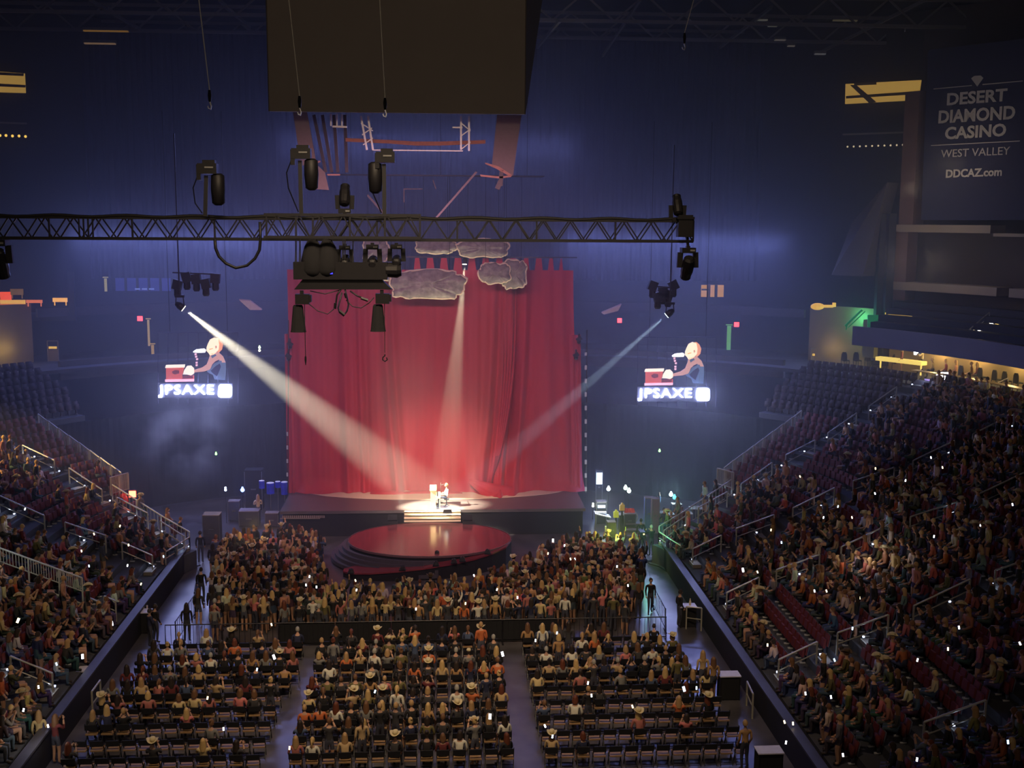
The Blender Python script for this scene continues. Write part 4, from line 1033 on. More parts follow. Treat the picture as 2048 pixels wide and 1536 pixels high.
def hat_mb(style, hc):
    b = MB(); hc = Vector(hc) + Vector((0, -0.005, 0.065))
    if style == 'cowboy':
        n = 18; rings = []
        for r, z in ((0.095, 0.0), (0.14, -0.005), (0.19, 0.0), (0.2, 0.008)):
            rings.append([hc + Vector((math.cos(2 * PI * k / n) * r * 0.95, math.sin(2 * PI * k / n) * r * 1.12, z + 0.075 * (r / 0.2) ** 2 * abs(math.cos(2 * PI * k / n)) ** 2 - 0.02 * abs(math.sin(2 * PI * k / n)))) for k in range(n)])
        rings += [[p - Vector((0, 0, .012)) for p in r] for r in rings[::-1]]
        b.strip(rings, close=True)
        b.lathe([(0.1, -0.01), (0.098, 0.05), (0.085, 0.1), (0.06, 0.115), (0.03, 0.095)], hc, 14, sy=1.2)
    else:
        b.lathe([(0.096, -0.02), (0.097, 0.02), (0.085, 0.06), (0.05, 0.085), (0.01, 0.09)], hc, 12, sy=1.18)
        n = 9; r0 = [hc + Vector((math.cos(PI * k / n) * 0.085, math.sin(PI * k / n) * 0.085 + 0.02, -0.005)) for k in range(n + 1)]; r1 = [hc + Vector((math.cos(PI * k / n) * 0.08, math.sin(PI * k / n) * 0.1 + 0.095, -0.02)) for k in range(n + 1)]
        b.strip([r0, r1]); b.strip([[p - Vector((0, 0, .01)) for p in r1], [p - Vector((0, 0, .01)) for p in r0]])
    return b

PROTO = {}
for kind, sl, bare in (('stand', 1, True), ('stand', 2, False), ('phone', 1, True), ('raise', 1, False), ('cross', 2, False), ('cross', 1, False), ('walk', 1, True), ('walk', 2, False), ('camera', 2, False), ('seat', 1, True), ('seat', 2, False), ('seat_lean', 1, False), ('seat_phone', 1, False), ('seat_piano', 2, False)):
    PROTO[(kind, sl)] = body_mesh(kind, kind + '_body', 1, sl, bare)[:2]
HAIR = {}
def hair_for(style, key):
    k = (style, key[0].startswith('seat'), key[0] == 'seat_lean', key[0] in ('seat_phone', 'seat_piano'))
    if k not in HAIR:
        b = hair_mb(style, PROTO[key][1]); HAIR[k] = b.mesh(style + '_hair', [HAIRM], smooth=True) if b else None
    return HAIR[k]
HATS = {}
def hat_for(style, key):
    k = (style, key[0].startswith('seat'), key[0] == 'seat_lean', key[0] in ('seat_phone', 'seat_piano'))
    if k not in HATS: HATS[k] = hat_mb(style, PROTO[key][1]).mesh(style + '_hat', [HATM], smooth=True)
    return HATS[k]
HAIRC = {'blond': rgb(214, 178, 120), 'fair': rgb(188, 150, 104), 'brown': rgb(120, 84, 58), 'dark': rgb(52, 40, 36), 'auburn': rgb(112, 58, 40), 'grey': rgb(170, 166, 158)}
TOPC = {'white': rgb(225, 220, 205), 'cream': rgb(214, 190, 140), 'tan': rgb(176, 136, 92), 'black': rgb(34, 32, 36), 'charcoal': rgb(62, 60, 64), 'pink': rgb(214, 124, 122), 'orange': rgb(206, 112, 66), 'red': rgb(170, 44, 44), 'denim blue': rgb(74, 88, 120), 'navy': rgb(40, 44, 74), 'olive': rgb(108, 100, 62), 'grey': rgb(128, 126, 124), 'maroon': rgb(108, 46, 50), 'rose': rgb(180, 110, 104), 'peach': rgb(222, 160, 124), 'beige': rgb(196, 166, 124)}
TOPW = ['white', 'cream', 'white', 'black', 'black', 'charcoal', 'charcoal', 'pink', 'orange', 'denim blue', 'navy', 'olive', 'grey', 'maroon', 'rose', 'beige', 'black', 'tan', 'navy', 'grey', 'black', 'charcoal']
def person(loc, rotz, key, top, hairc, style, hat=None, label='', group=None, scale=1.0, hatc=None):
    me, hc = PROTO[key]
    o = bpy.data.objects.new('person', me); col.objects.link(o); o.location = loc; o.rotation_euler = (0, 0, rotz); o.scale = (scale,) * 3
    o.color = (*TOPC[top], 1); tag(o, label, 'person', group)
    hm = hair_for(style, key)
    if hm is not None:
        h = bpy.data.objects.new('hair', hm); col.objects.link(h); h.parent = o; h.color = (*HAIRC[hairc], 1)
    if hat:
        h = bpy.data.objects.new('hat', hat_for(hat, key)); col.objects.link(h); h.parent = o; h.color = (*(hatc or rgb(216, 200, 160)), 1)
    return o
rnd = random.Random(11)
def traits(r):
    style = r.choice(['long', 'long', 'long', 'bob', 'short', 'short', 'ponytail', 'bun'])
    hairc = r.choice(['blond', 'blond', 'fair', 'brown', 'brown', 'dark', 'dark', 'auburn']) if style != 'short' else r.choice(['brown', 'dark', 'grey', 'fair'])
    hat = None; q = r.random()
    if q < 0.10: hat = 'cowboy'
    elif q < 0.15 and style == 'short': hat = 'cap'
    return r.choice(TOPW), hairc, style, hat
def desc(top, hairc, style, hat):
    if hat == 'cowboy': return 'cowboy hat, %s %s hair, %s top' % (style, hairc, top)
    if hat == 'cap': return 'pale cap, %s top' % top
    return {'short': 'short %s hair', 'long': 'long %s hair', 'bob': '%s bob', 'ponytail': '%s ponytail', 'bun': '%s bun'}[style] % hairc + ', %s top' % top

# ------------------------------------------------------------------ floor seating: three blocks of chairs
CHB = M('chair_frame', rgb(30, 30, 34), 0.4, 0.4)
CHS = M('chair_seat_tan', rgb(150, 118, 82), 0.6, noise=0.15)
CHP = M('chair_back_black', rgb(30, 30, 36), 0.6)
def chair_proto():
    b = MB()
    for sx in (-1, 1):
        b.bar((sx * .21, .20, 0), (sx * .21, -.16, .84), .028); b.bar((sx * .21, -.2, 0), (sx * .21, .16, .44), .028)
    b.bar((-.21, -.2, .05), (.21, -.2, .05), .02); b.bar((-.21, .2, .05), (.21, .2, .05), .02)
    root = b.build('folding_chair', CHB); root.location = (0, 0, 0)
    for v in root.data.vertices: pass
    b = MB(); b.box((0, 0.02, .45), (.42, .40, .045)); s_ = b.build('seat', CHS, None); s_.parent = root
    b = MB(); b.box((0, -.17, .74), (.44, .04, .22), rot=Matrix.Rotation(0.18, 3, 'X')); k_ = b.build('backrest', CHP, None); k_.parent = root
    return root
chair = chair_proto()
# the build() call set each origin at its base centre: put the parts back relative to the chair's own base
first_chair = True
BLOCKS = [('left', -11.9, -5.3), ('center', -4.3, 3.5), ('right', 4.5, 11.5)]
ROW0, ROWP, NFR = 48.2, 1.32, 9
seated = []; PHONES = []
for bi, (bn, xa_, xb_) in enumerate(BLOCKS):
    for r in range(NFR):
        y = ROW0 - ROWP * r
        a, e = xa_, xb_
        if bn == 'left': a = xa_ + max(0.0, 0.8 - 0.2 * r)
        if bn == 'right': e = xb_ - max(0.0, 1.0 - 0.25 * r)
        n = int((e - a) / 0.56) + 1; k = 0
        for i in range(n):
            x = a + 0.56 * i
            px, py = proj((x, y, 0.8))
            if not (-10 < px < 2058 and py < 1545): continue
            k += 1
            c = chair if first_chair else copy_tree(chair)
            first_chair = False
            c.location = (x, y, 0); c.rotation_euler = (0, 0, rnd.uniform(-.05, .05))
            tag(c, 'black folding chair, %s row of the %s floor block, %s chair from its left' % (ORD[r], bn, ORD[k - 1]), 'chair', 'floor folding chairs')
            p_occ = 0.80
            if bn == 'right' and r >= 5: p_occ = 0.25
            if bn == 'left' and r >= 6: p_occ = 0.45
            if r == 0: p_occ = 0.55
            if rnd.random() < p_occ: seated.append((x, y, bn, r, k))
# keep the chair prototype's parts at their own heights
for o in [chair] + [o for o in col.objects if o.name.startswith('folding_chair') and o is not chair]:
    for ch in o.children:
        if ch.name.startswith('seat'): ch.location = (0, 0.02, 0.4275)
        else: ch.location = (0, -0.17, 0.61)
npeople = 0
for (x, y, bn, r, k) in seated:
    top, hc_, st, hat = traits(rnd)
    if rnd.random() < 0.12:
        key = rnd.choice([('stand', 1), ('phone', 1), ('stand', 2)]); z = 0.0; verb = 'standing'; yy = y + 0.32
    else:
        key = rnd.choice([('seat', 1), ('seat', 1), ('seat', 2), ('seat_lean', 1), ('seat_phone', 1)]); z = -0.03; verb = 'seated'; yy = y
    person((x, yy + rnd.uniform(-.03, .03), z), rnd.gauss(0, .22), key, top, hc_, st, hat, '%s person, %s, %s %s floor row, %s chair' % (verb, desc(top, hc_, st, hat), bn, ORD[r], ORD[k - 1]), 'people in the floor chairs', rnd.uniform(.95, 1.08)); npeople += 1
print('floor people', npeople)
# ------------------------------------------------------------------ masses of people and seats too many to build one by one
class Mass:
    """many coloured copies of small meshes gathered into one mesh"""
    def __init__(s): s.V = []; s.F = []; s.C = []; s.n = 0
    def add(s, tmpl, loc, rz, sc, cols):
        V, F, mi = tmpl; c, q = math.cos(rz) * sc, math.sin(rz) * sc
        W = np.empty_like(V); W[:, 0] = V[:, 0] * c - V[:, 1] * q + loc[0]; W[:, 1] = V[:, 0] * q + V[:, 1] * c + loc[1]; W[:, 2] = V[:, 2] * sc + loc[2]
        s.V.append(W); s.F.append(F + s.n); s.n += len(V); s.C.append(np.array(cols, dtype=np.float32)[mi])
    def build(s, name, label, mat, parent=None, cat=None):
        V = np.concatenate(s.V); F = np.concatenate(s.F); C = np.concatenate(s.C)
        me = bpy.data.meshes.new(name); me.vertices.add(len(V)); me.vertices.foreach_set('co', V.astype(np.float32).ravel())
        me.loops.add(len(F) * 3); me.loops.foreach_set('vertex_index', F.astype(np.int32).ravel())
        me.polygons.add(len(F)); me.polygons.foreach_set('loop_start', np.arange(0, len(F) * 3, 3, dtype=np.int32))
        me.update(calc_edges=True)
        a = me.attributes.new('col', 'FLOAT_COLOR', 'FACE'); a.data.foreach_set('color', np.concatenate([C, np.ones((len(C), 1), np.float32)], 1).ravel())
        me.polygons.foreach_set('use_smooth', np.ones(len(F), dtype=bool))
        me.materials.append(mat); o = bpy.data.objects.new(name, me); col.objects.link(o)
        print(name, len(F), 'tris')
        return tag(o, label, cat, None, 'stuff')
def tri(b, off=0):
    V = np.array([tuple(p) for p in b.v]); F = []; mi = []
    for f, m in zip(b.f, b.m):
        for i in range(1, len(f) - 1): F.append((f[0], f[i], f[i + 1])); mi.append(m + off)
    return V, np.array(F), np.array(mi)
def join(*parts):
    Vs, Fs, Ms = [], [], []; n = 0
    for V, F, m in parts: Vs.append(V); Fs.append(F + n); Ms.append(m); n += len(V)
    return np.concatenate(Vs), np.concatenate(Fs), np.concatenate(Ms)
# colour slots of a crowd figure: skin, top, trousers, shoes, eyes, hair, hat
LOW = {}
for kind, sl, bare in (('stand', 1, True), ('phone', 1, True), ('raise', 1, False), ('seat', 1, False), ('seat_lean', 2, False), ('seat_phone', 1, True)):
    me, hc, b = body_mesh(kind, 'low', 0, sl, bare, hands=False, headn=6); bpy.data.meshes.remove(me)
    for q in 'LR':
        J = pose(kind); w, e = Vector(J['wr' + q][0]), Vector(J['el' + q][0]); d = (w - e).normalized(); b.tube([w, w + d * .07, w + d * .15], [.03, .045, .02], 5, 0)
    T = tri(b)
    for st in ('long', 'short', 'cowboy'):
        parts = [T, tri(hair_mb('long' if st == 'long' else 'short', hc), 5)]
        if st == 'cowboy': parts.append(tri(hat_mb('cowboy', hc), 6))
        LOW[(kind, st)] = join(*parts)
print({k: len(v[1]) for k, v in LOW.items()})
CROWDM = M('crowd_cloth', (0.95, 0.95, 0.95), 0.85, noise=0.1, tint='attr')
def cols(r, warm=False):
    t = r.uniform(.45, 1.0); sk = [c * t for c in rgb(212, 162, 132)]
    tp = [c * r.uniform(.6, 1.0) for c in TOPC[r.choice(TOPW)]]
    hr = HAIRC[r.choice(['blond', 'fair', 'brown', 'dark', 'dark', 'auburn', 'brown'])]
    pn = [c * r.uniform(.3, 1.0) for c in rgb(90, 92, 110)]
    return [sk, tp, pn, rgb(60, 50, 46), rgb(30, 24, 22), hr, r.choice([rgb(216, 200, 160), rgb(200, 180, 140), rgb(90, 70, 54)])]

def inside(px, py, poly_):
    c = False; n = len(poly_); j = n - 1
    for i in range(n):
        xi, yi = poly_[i]; xj, yj = poly_[j]
        if (yi > py) != (yj > py) and px < (xj - xi) * (py - yi) / (yj - yi) + xi: c = not c
        j = i
    return c
# standing crowd in the pit before the round stage
rc = random.Random(5)
pit = Mass(); pit_people = []
PITP = [(425, 1066), (500, 1056), (600, 1050), (640, 1066), (648, 1130), (660, 1158), (760, 1163), (900, 1150), (1000, 1131), (1055, 1104), (1110, 1072), (1200, 1058), (1288, 1076), (1290, 1140), (1262, 1190), (1235, 1330), (418, 1330)]
def in_pit(x, y):
    return 50.2 < y < 66.4 and inside(*proj((x, y, 1.62)), PITP)
y = 50.35
while y < 66.6:
    x = -13.0 + rc.random() * .5
    while x < 13.0:
        x += rc.uniform(.44, .78)
        xx, yy = x + rc.uniform(-.1, .1), y + rc.uniform(-.22, .22)
        if in_pit(xx, yy) and rc.random() < (.93 if yy > 51.6 else .7): pit_people.append((xx, yy))
    y += 0.62
pit_people.sort(key=lambda p: p[1])
print('pit', len(pit_people))
NIND = 58
for k, (x, y) in enumerate(sorted(pit_people[:NIND], key=lambda p: p[0])):
    top, hc_, st, hat = traits(rc); key = rc.choice([('stand', 1), ('stand', 1), ('stand', 2), ('phone', 1), ('raise', 1), ('cross', 2)])
    person((x, y, 0), rc.gauss(0, .35), key, top, hc_, st, hat, 'standing person, %s, back of pit, %s from left' % (desc(top, hc_, st, hat), ORD[k]), 'people standing at the back of the pit', rc.uniform(.94, 1.06))
for (x, y) in pit_people[NIND:]:
    kd = rc.choice(['stand'] * 6 + ['phone'] * 2 + ['raise']); st = rc.choice(['long', 'long', 'short', 'short', 'cowboy'] if rc.random() < .5 else ['long', 'short'])
    pit.add(LOW[(kd, st)], (x, y, 0), rc.gauss(0, .35), rc.uniform(.93, 1.06), cols(rc))
pit.build('standing_crowd', 'dense standing crowd packed in the pit around the round stage', CROWDM)

# ------------------------------------------------------------------ seats of the stands
RED_SHADED = rgb(52, 28, 32); RED = rgb(108, 39, 42); GREYP = rgb(92, 92, 104); FOOT = rgb(190, 190, 195)  # far upper seats get the corner's darkness in their colour
def seat_mb():
    b = MB()
    b.box((0, -.20, .62), (.41, .06, .46), 0, Matrix.Rotation(0.2, 3, 'X'), 0.88)       # upholstered back
    b.box((0, -.255, .60), (.42, .03, .48), 1, Matrix.Rotation(0.2, 3, 'X'), 0.9)        # plastic shell
    b.box((0, -.06, .50), (.39, .09, .36), 0, Matrix.Rotation(0.12, 3, 'X'), 0.92)       # tipped-up pan
    b.box((0, -.13, .20), (.06, .10, .36), 1)
    b.box((0, -.10, .03), (.10, .22, .05), 2)
    return b
SB = seat_mb(); SEATT = tri(SB)
SEATM = [M('seat_red_fabric', RED, 0.8, noise=0.15), M('seat_grey_plastic', GREYP, 0.5), M('seat_foot', FOOT, 0.5)]
def seat_parts():
    b = MB(); b.box((0, -.255, .60), (.42, .03, .48), 0, Matrix.Rotation(0.2, 3, 'X'), 0.9); b.box((0, -.13, .20), (.06, .10, .36), 0); b.box((0, -.10, .03), (.10, .22, .05), 1)
    m0 = b.mesh('stadium_seat', [SEATM[1], SEATM[2]])
    b = MB(); b.box((0, -.20, .62), (.41, .06, .46), 0, Matrix.Rotation(0.2, 3, 'X'), 0.88); m1 = b.mesh('backrest', [SEATM[0]])
    b = MB(); b.box((0, -.06, .50), (.39, .09, .36), 0, Matrix.Rotation(0.12, 3, 'X'), 0.92); m2 = b.mesh('seat_pan', [SEATM[0]])
    return m0, m1, m2
SP = seat_parts()
ZONES = [  # (polygon in the photograph, share of seats taken)
    ([(1420, 700), (1760, 700), (1700, 850), (1500, 985), (1420, 985)], .01),
    ([(1700, 850), (1790, 780), (1870, 800), (1890, 900), (1720, 905)], .25),
    ([(1600, 905), (1720, 880), (1730, 960), (1700, 1000), (1590, 950)], .10),
    ([(1560, 930), (1650, 960), (1760, 1010), (1740, 1060), (1560, 990)], .30),
    ([(1440, 985), (1520, 970), (1560, 1090), (1450, 1080)], .25),
    ([(1520, 1190), (1560, 1190), (1690, 1330), (1640, 1360), (1540, 1260)], .08),
    ([(1600, 1190), (1650, 1190), (1800, 1330), (1740, 1360)], .35),
    ([(1820, 1330), (2048, 1330), (2048, 1480), (1850, 1440)], .2),
    ([(0, 700), (260, 700), (290, 980), (150, 960), (60, 880), (0, 860)], .03),
    ([(0, 860), (60, 880), (140, 930), (0, 905)], .15),
    ([(0, 900), (230, 960), (230, 1010), (0, 1000)], .45),
    ([(0, 960), (260, 985), (260, 1060), (0, 1075)], .22),
    ([(0, 1060), (200, 1060), (120, 1130), (0, 1130)], .4),
]
rs = random.Random(3)
seats = []
for side in (-1, 1):
    for r in range(NROW):
        d = row_d(r) + .62; z = row_z(r); u = -30.0
        while u < far_end(r) - .8:
            step = .53 if u < 0 else math.degrees(.53 / (RCOR + d)); u += step
            uu = u if u > 0 or step < 1 else u
            if any(abs(u - a) * (1 if a <= 0 else math.radians(1) * (RCOR + d)) < .75 for a in AISLES): continue
            p = bowl(side, d, u, z); px, py = proj(p + Vector((0, 0, .5)))
            if not (-25 < px < 2075 and py < 1560): continue
            dist = (p - EYE).length
            occ = .80
            for po, v in ZONES:
                if inside(px, py, po): occ = v; break
            if (r >= 19 and u > 20) or (r >= 15 and u > 25): occ = .0
            o = outward(side, u); rz = math.atan2(o.x, -o.y)
            seats.append((dist, p, rz, rs.random() < occ, side, r, u, px, py))
empt = sorted([s for s in seats if not s[3]], key=lambda s: s[0])
print('seats', len(seats), 'empty', len(empt))
vis = [s for s in empt if 0 < s[7] < 2048 and s[8] < 1530]
# 300 of the empty seats the photograph shows reddest and largest stand as single objects
pick = vis[:300]; chosen = set(id(s) for s in pick)
cnt = {}
for s in sorted(pick, key=lambda s: (s[4], s[5], s[6])):
    o = bpy.data.objects.new('stadium_seat', SP[0]); col.objects.link(o); o.location = s[1]; o.rotation_euler = (0, 0, s[2])
    for nm, m in (('backrest', SP[1]), ('seat_pan', SP[2])):
        c = bpy.data.objects.new(nm, m); col.objects.link(c); c.parent = o
    k = cnt[(s[4], s[5])] = cnt.get((s[4], s[5]), 0) + 1
    tag(o, 'empty red tip-up seat, %s stand, %s row up, %s empty from near end' % ('right' if s[4] > 0 else 'left', ORD[s[5]], ORD[k - 1]), 'seat', 'empty tip-up seats in the stands')
for side, nm in ((-1, 'left'), (1, 'right')):
    mass = Mass()
    for s in seats:
        if s[4] == side and id(s) not in chosen: mass.add(SEATT, s[1], s[2], 1.0, [[c * rs.uniform(.8, 1.1) for c in (RED if s[5] < 16 or s[6] < 18 else RED_SHADED)], GREYP if s[5] < 16 or s[6] < 18 else RED_SHADED, FOOT if s[5] < 16 else GREYP])
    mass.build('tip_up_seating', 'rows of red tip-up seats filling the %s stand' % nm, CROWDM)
    mass = Mass(); n = 0
    for s in seats:
        if s[4] == side and s[3]:
            f = (Vector((SINGER.x, SINGER.y, 0)) - s[1]); f.z = 0; f.normalize(); o = -outward(side, s[6]); f = (f * .5 + o * .6).normalized()
            kd = rs.choice(['seat'] * 4 + ['seat_lean'] * 3 + ['seat_phone', 'stand']); st = rs.choice(['long', 'short', 'long', 'short', 'short', 'cowboy'] if rs.random() < .4 else ['long', 'short'])
            q = s[1] - outward(side, s[6]) * (.1 if kd != 'stand' else .35)
            mass.add(LOW[(kd, st)], q + Vector((0, 0, 0.02)), math.atan2(-f.x, f.y) + rs.gauss(0, .25), rs.uniform(.93, 1.05), cols(rs)); n += 1
    print(nm, n)
    mass.build('seated_crowd', 'dim crowd of spectators sitting in the %s stand' % nm, CROWDM)
def bowl_hit(px, py, h=0.9):
    """the point h above the terrace seen at a photo pixel"""
    d = ray(px, py); d = d / d.y; side = 1 if px > 900 else -1
    yv = 25.0
    while yv < 100:
        p = EYE + d * yv
        if yv <= YC: dd = abs(p.x) - HW
        else: dd = math.hypot(abs(p.x) - (HW - RCOR), yv - YC) - RCOR
        zs = 1.0 + .35 * (dd - .6) / .86 if dd > 0.6 else 0.0
        if dd > 0.3 and p.z <= zs + h: return p
        if dd <= 0.3 and p.z <= h: return p
        yv += .05
    return EYE + d * 80
# ------------------------------------------------------------------ the singer at the piano
WOODP = M('piano_wood', rgb(222, 192, 146), 0.35, noise=0.2)
sg = SINGER.copy(); sg.z = STAGE_Z + 0.012
person(sg - Vector((0, 0, 0.03)), PI / 2, ('seat_piano', 2), 'white', 'fair', 'short', None, 'person in a pale shirt singing seated at the upright piano on stage', None, 1.05)
t = empty('piano_stool', sg, 'small round stool under the singer on the stage', 'stool')
b = MB(); b.lathe([(.16, .40), (.17, .42), (.17, .46), (.15, .475)], sg, 14); b.build('seat', BLACK, t)
b = MB(); b.lathe([(.03, .06), (.03, .40)], sg, 8); b.build('column', BLACK, t)
for k in range(3):
    a = k * 2.1; b = MB(); b.bar(sg + Vector((0, 0, .1)), sg + Vector((math.cos(a) * .18, math.sin(a) * .18, .012)), .03); b.build('leg', BLACK, t)
pc = Vector((atz(871, 1018, STAGE_Z).x, sg.y, sg.z))
t = empty('upright_piano', pc, 'small upright wooden piano seen end-on, blazing in the spotlight', 'piano')
b = MB(); b.box2(pc + Vector((-.30, -.70, 0.06)), pc + Vector((.02, .70, 1.10))); b.build('case', WOODP, t)
b = MB(); b.box2(pc + Vector((-.34, -.74, 1.10)), pc + Vector((.06, .74, 1.15))); b.build('lid', WOODP, t)
b = MB(); b.box2(pc + Vector((.02, -.70, .62)), pc + Vector((.30, .70, .72))); kb = b.build('key_bed', WOODP, t)
b = MB(); b.box2(pc + Vector((.08, -.62, .72)), pc + Vector((.28, .62, .745))); b.build('white_keys', M('ivory', rgb(235, 232, 220), .3), kb)
b = MB()
for k in range(18): b.box(pc + Vector((.13, -.58 + k * .068, .75)), (.10, .022, .02))
b.build('black_keys', BLACK, kb)
for sy in (-.66, .66):
    b = MB(); b.bar(pc + Vector((.26, sy, 0.01)), pc + Vector((.26, sy, .62)), .06); b.build('leg', WOODP, t)
b = MB(); b.box2(pc + Vector((-.32, -.72, 0.0)), pc + Vector((.05, .72, .06))); b.build('plinth', WOODP, t)
b = MB(); b.box(pc + Vector((.05, 0, .95)), (.03, .6, .2)); b.build('music_desk', WOODP, t)
m0 = pc + Vector((.32, .80, 0)); t = empty('microphone_stand', m0, 'microphone stand reaching over the piano to the singer', 'microphone')
b = MB(); b.lathe([(.15, 0), (.15, .02), (.03, .04)], m0, 12); b.build('base', BLACK, t)
b = MB(); b.bar(m0 + Vector((0, 0, .03)), m0 + Vector((0, 0, 1.25)), .022); b.build('pole', STEEL, t)
b = MB(); b.bar(m0 + Vector((0, 0, 1.25)), m0 + Vector((0, -.78, 1.3)), .018); b.build('boom', STEEL, t)
b = MB(); q = m0 + Vector((0, -.78, 1.3)); b.tube([q, q + Vector((.12, 0, .02)), q + Vector((.18, 0, .03))], [.02, .025, .035], 8); b.build('microphone', BLACK, t)
p = atz(895, 1025, STAGE_Z); b = MB(); b.box(p + Vector((0, 0, .08)), (.55, .35, .15), taper=.85); b.box(p + Vector((0, -.1, .17)), (.4, .05, .04)); b.build('floor_box', BLACK, label='flat black floor box on the stage lip before the singer', cat='stage box')

# ------------------------------------------------------------------ side lamps that throw the beams, side flaps, ladders
def par(c, target, label, on, strength, r=.16, L=.55, group='beam lamps'):
    d = (Vector(target) - c).normalized(); t = empty('spotlight', c, label, 'stage light', group)
    b = MB(); b.tube([c - d * L, c - d * (L * .6), c - d * .04], [r * .6, r * 1.25, r * 1.3], 12); hd = b.build('barrel', HOODM, t)
    b = MB(); b.tube([c - d * .05, c - d * .02], [r * 1.1, r * 1.1], 12); b.build('lens', M('lit_lens_%s' % on[0], on[1], .4, emit=on[1], strength=strength), hd)
    top = c - d * L * .5 + Vector((0, 0, .55))
    for sx in (-1, 1):
        b = MB(); b.bar(c - d * L * .5 + Vector((sx * r * 1.5, 0, 0)), top + Vector((sx * r * 1.2, 0, 0)), .05); b.build('yoke_arm', HOODM, t)
    b = MB(); b.box(top, (r * 3.2, .2, .14)); b.build('base', HOODM, t)
    return top
tl = par(SPOT_L - (_t - SPOT_L).normalized() * .2, _t, 'lit spotlight hanging left, source of the broad pale beam', ('warm', rgb(255, 240, 200)), 12)
tr_ = par(SPOT_R - (_t - SPOT_R).normalized() * .2, _t, 'lit spotlight hanging right, source of the thin bluish beam', ('cool', rgb(215, 235, 255)), 8)
tc_ = par(SPOT_C - Vector((0, 0, -.2)), SINGER, 'lit spotlight over the curtain, source of the narrow downward beam', ('warm', rgb(255, 240, 200)), 10, .12, .5)
for k, (top, px0, px1, py) in enumerate(((tl, 345, 440, 545), (tr_, 1300, 1352, 572))):
    t = empty('lamp_tower', top, 'dark hanging ladder of lamps on the %s of the curtain' % ('left' if k == 0 else 'right'), 'rigging', 'side lamp ladders')
    b = MB(); b.bar(top, top + Vector((0, 0, 9)), .07); b.build('drop_pipe', TB, t)
    r2_ = random.Random(k)
    for j in range(5):
        q = at(px0 + (px1 - px0) * (j + .5) / 5, py + r2_.uniform(-5, 30), 66.3)
        b = MB(); b.box(q, (.5, .4, .55), rot=Matrix.Rotation(r2_.uniform(-.5, .5), 3, 'Y')); b.lathe([(.14, -.6), (.2, -.5), (.18, 0)], q + Vector((0, 0, -.1)), 10); b.build('unlit_lamp', HOODM, t)
    b = MB(); b.bar(at(px0, py, 66.3), at(px1, py + 4, 66.3), .08); b.build('cross_pipe', TB, t)
for k, pts in enumerate(([(478, 600), (500, 602), (524, 620), (500, 620)], [(1203, 626), (1243, 609), (1236, 622), (1208, 629)])):
    b = MB(); b.prism([at(px, py, 68) for px, py in pts], (0, .1, .06)); b.build('reflector_flap', M('flap_pale', rgb(186, 190, 210), .6), label='small pale tilted flap catching light %s of the curtain' % ('left' if k == 0 else 'right'), cat='panel', group='pale flaps')
t = empty('lamp_ladder', at(1172, 955, 71.5), 'vertical ladder of small pale strips beside the right curtain edge', 'light strip')
b = MB(); b.bar(at(1174, 660, 71.5), at(1172, 985, 71.5), .07); b.build('mast', TB, t)
for k in range(11):
    b = MB(); b.box(at(1171.5, 708 + 27 * k, 71.4), (.13, .05, .28 if k else .2)); b.build('pale_strip', M('pale_strip', rgb(160, 160, 165), .5, emit=rgb(150, 150, 170), strength=.14), t)
t = empty('lamp_ladder', at(578, 985, 71.3), 'dark lamp mast beside the left curtain edge', 'light strip')
b = MB(); b.bar(at(577, 640, 71.9), at(576, 985, 71.9), .06); b.build('mast', TB, t)
for k in range(4):
    b = MB(); b.box(at(574.5, 868 + 27 * k, 71.8), (.1, .05, .24)); b.build('pale_strip', M('pale_strip'), t)
for k, (px, py) in enumerate(((580, 688), (577, 712), (1158, 678), (1152, 710))):
    q = at(px, py, 71.4); b = MB(); b.box(q, (.35, .3, .22), rot=Matrix.Rotation(.6 if px < 800 else -.6, 3, 'Y')); b.box(q + Vector((0, 0, .2)), (.1, .1, .3)); b.lathe([(.08, -.3), (.13, -.2), (.1, 0)], q, 8)
    b.build('edge_lamp', HOODM, label='small dark lamp at the %s curtain edge, %s of two' % ('left' if px < 800 else 'right', 'upper' if k % 2 == 0 else 'lower'), cat='stage light', group='curtain edge lamps')

# ------------------------------------------------------------------ exit signs, coloured bulbs
def sign(px, py, y, w, h, c, strength, label, cat='exit sign', group='red exit signs'):
    q = at(px, py, y); t = empty('exit_sign', q - Vector((0, 0, h / 2)), label, cat, group)
    b = MB(); b.box(q + Vector((0, .04, 0)), (w * 1.15, .08, h * 1.25)); b.build('housing', BLACK, t)
    b = MB(); b.box(q - Vector((0, .02, 0)), (w, .04, h)); b.build('lit_face', M('sign_%d_%d_%d' % c, rgb(*c), .5, emit=rgb(*c), strength=strength), t)
RD = (255, 60, 70)
sign(280, 637, 84, .36, .34, RD, 5, 'small red exit sign above the left video screen')
sign(1239, 641, 80, .30, .32, RD, 5, 'small red exit sign just right of the curtain top')
sign(1473, 649, 84, .36, .34, RD, 5, 'small red exit sign above right of the right video screen')
for px, py, side, lab in ((265, 988, -1, 'large red glowing lamp at the left stand corner rail'), (1484, 1000, 1, 'large red glowing lamp under the right stand platform')):
    sign(px, py, 64.6, .38, .36, (255, 70, 50), 16, lab, 'warning lamp', 'red corner lamps')
    q = at(px, py, 64.4); point('red_lamp_light', q - Vector((0, .3, 0)), 14, (1, .12, .08), .15)
for px, py, y, c, lab in ((519, 695, 80, (225, 255, 200), 'upper'), (519, 701, 79.9, (235, 235, 200), 'lower')):
    q = at(px, py, y); b = MB(); b.ball(q, .09, 5); b.lathe([(.05, .06), (.04, .14)], q, 6); b.build('indicator_lamp', M('ind_%s' % lab, rgb(*c), .5, emit=rgb(*c), strength=3), label='tiny greenish lamp left of the curtain, %s of the pair' % lab, cat='lamp')
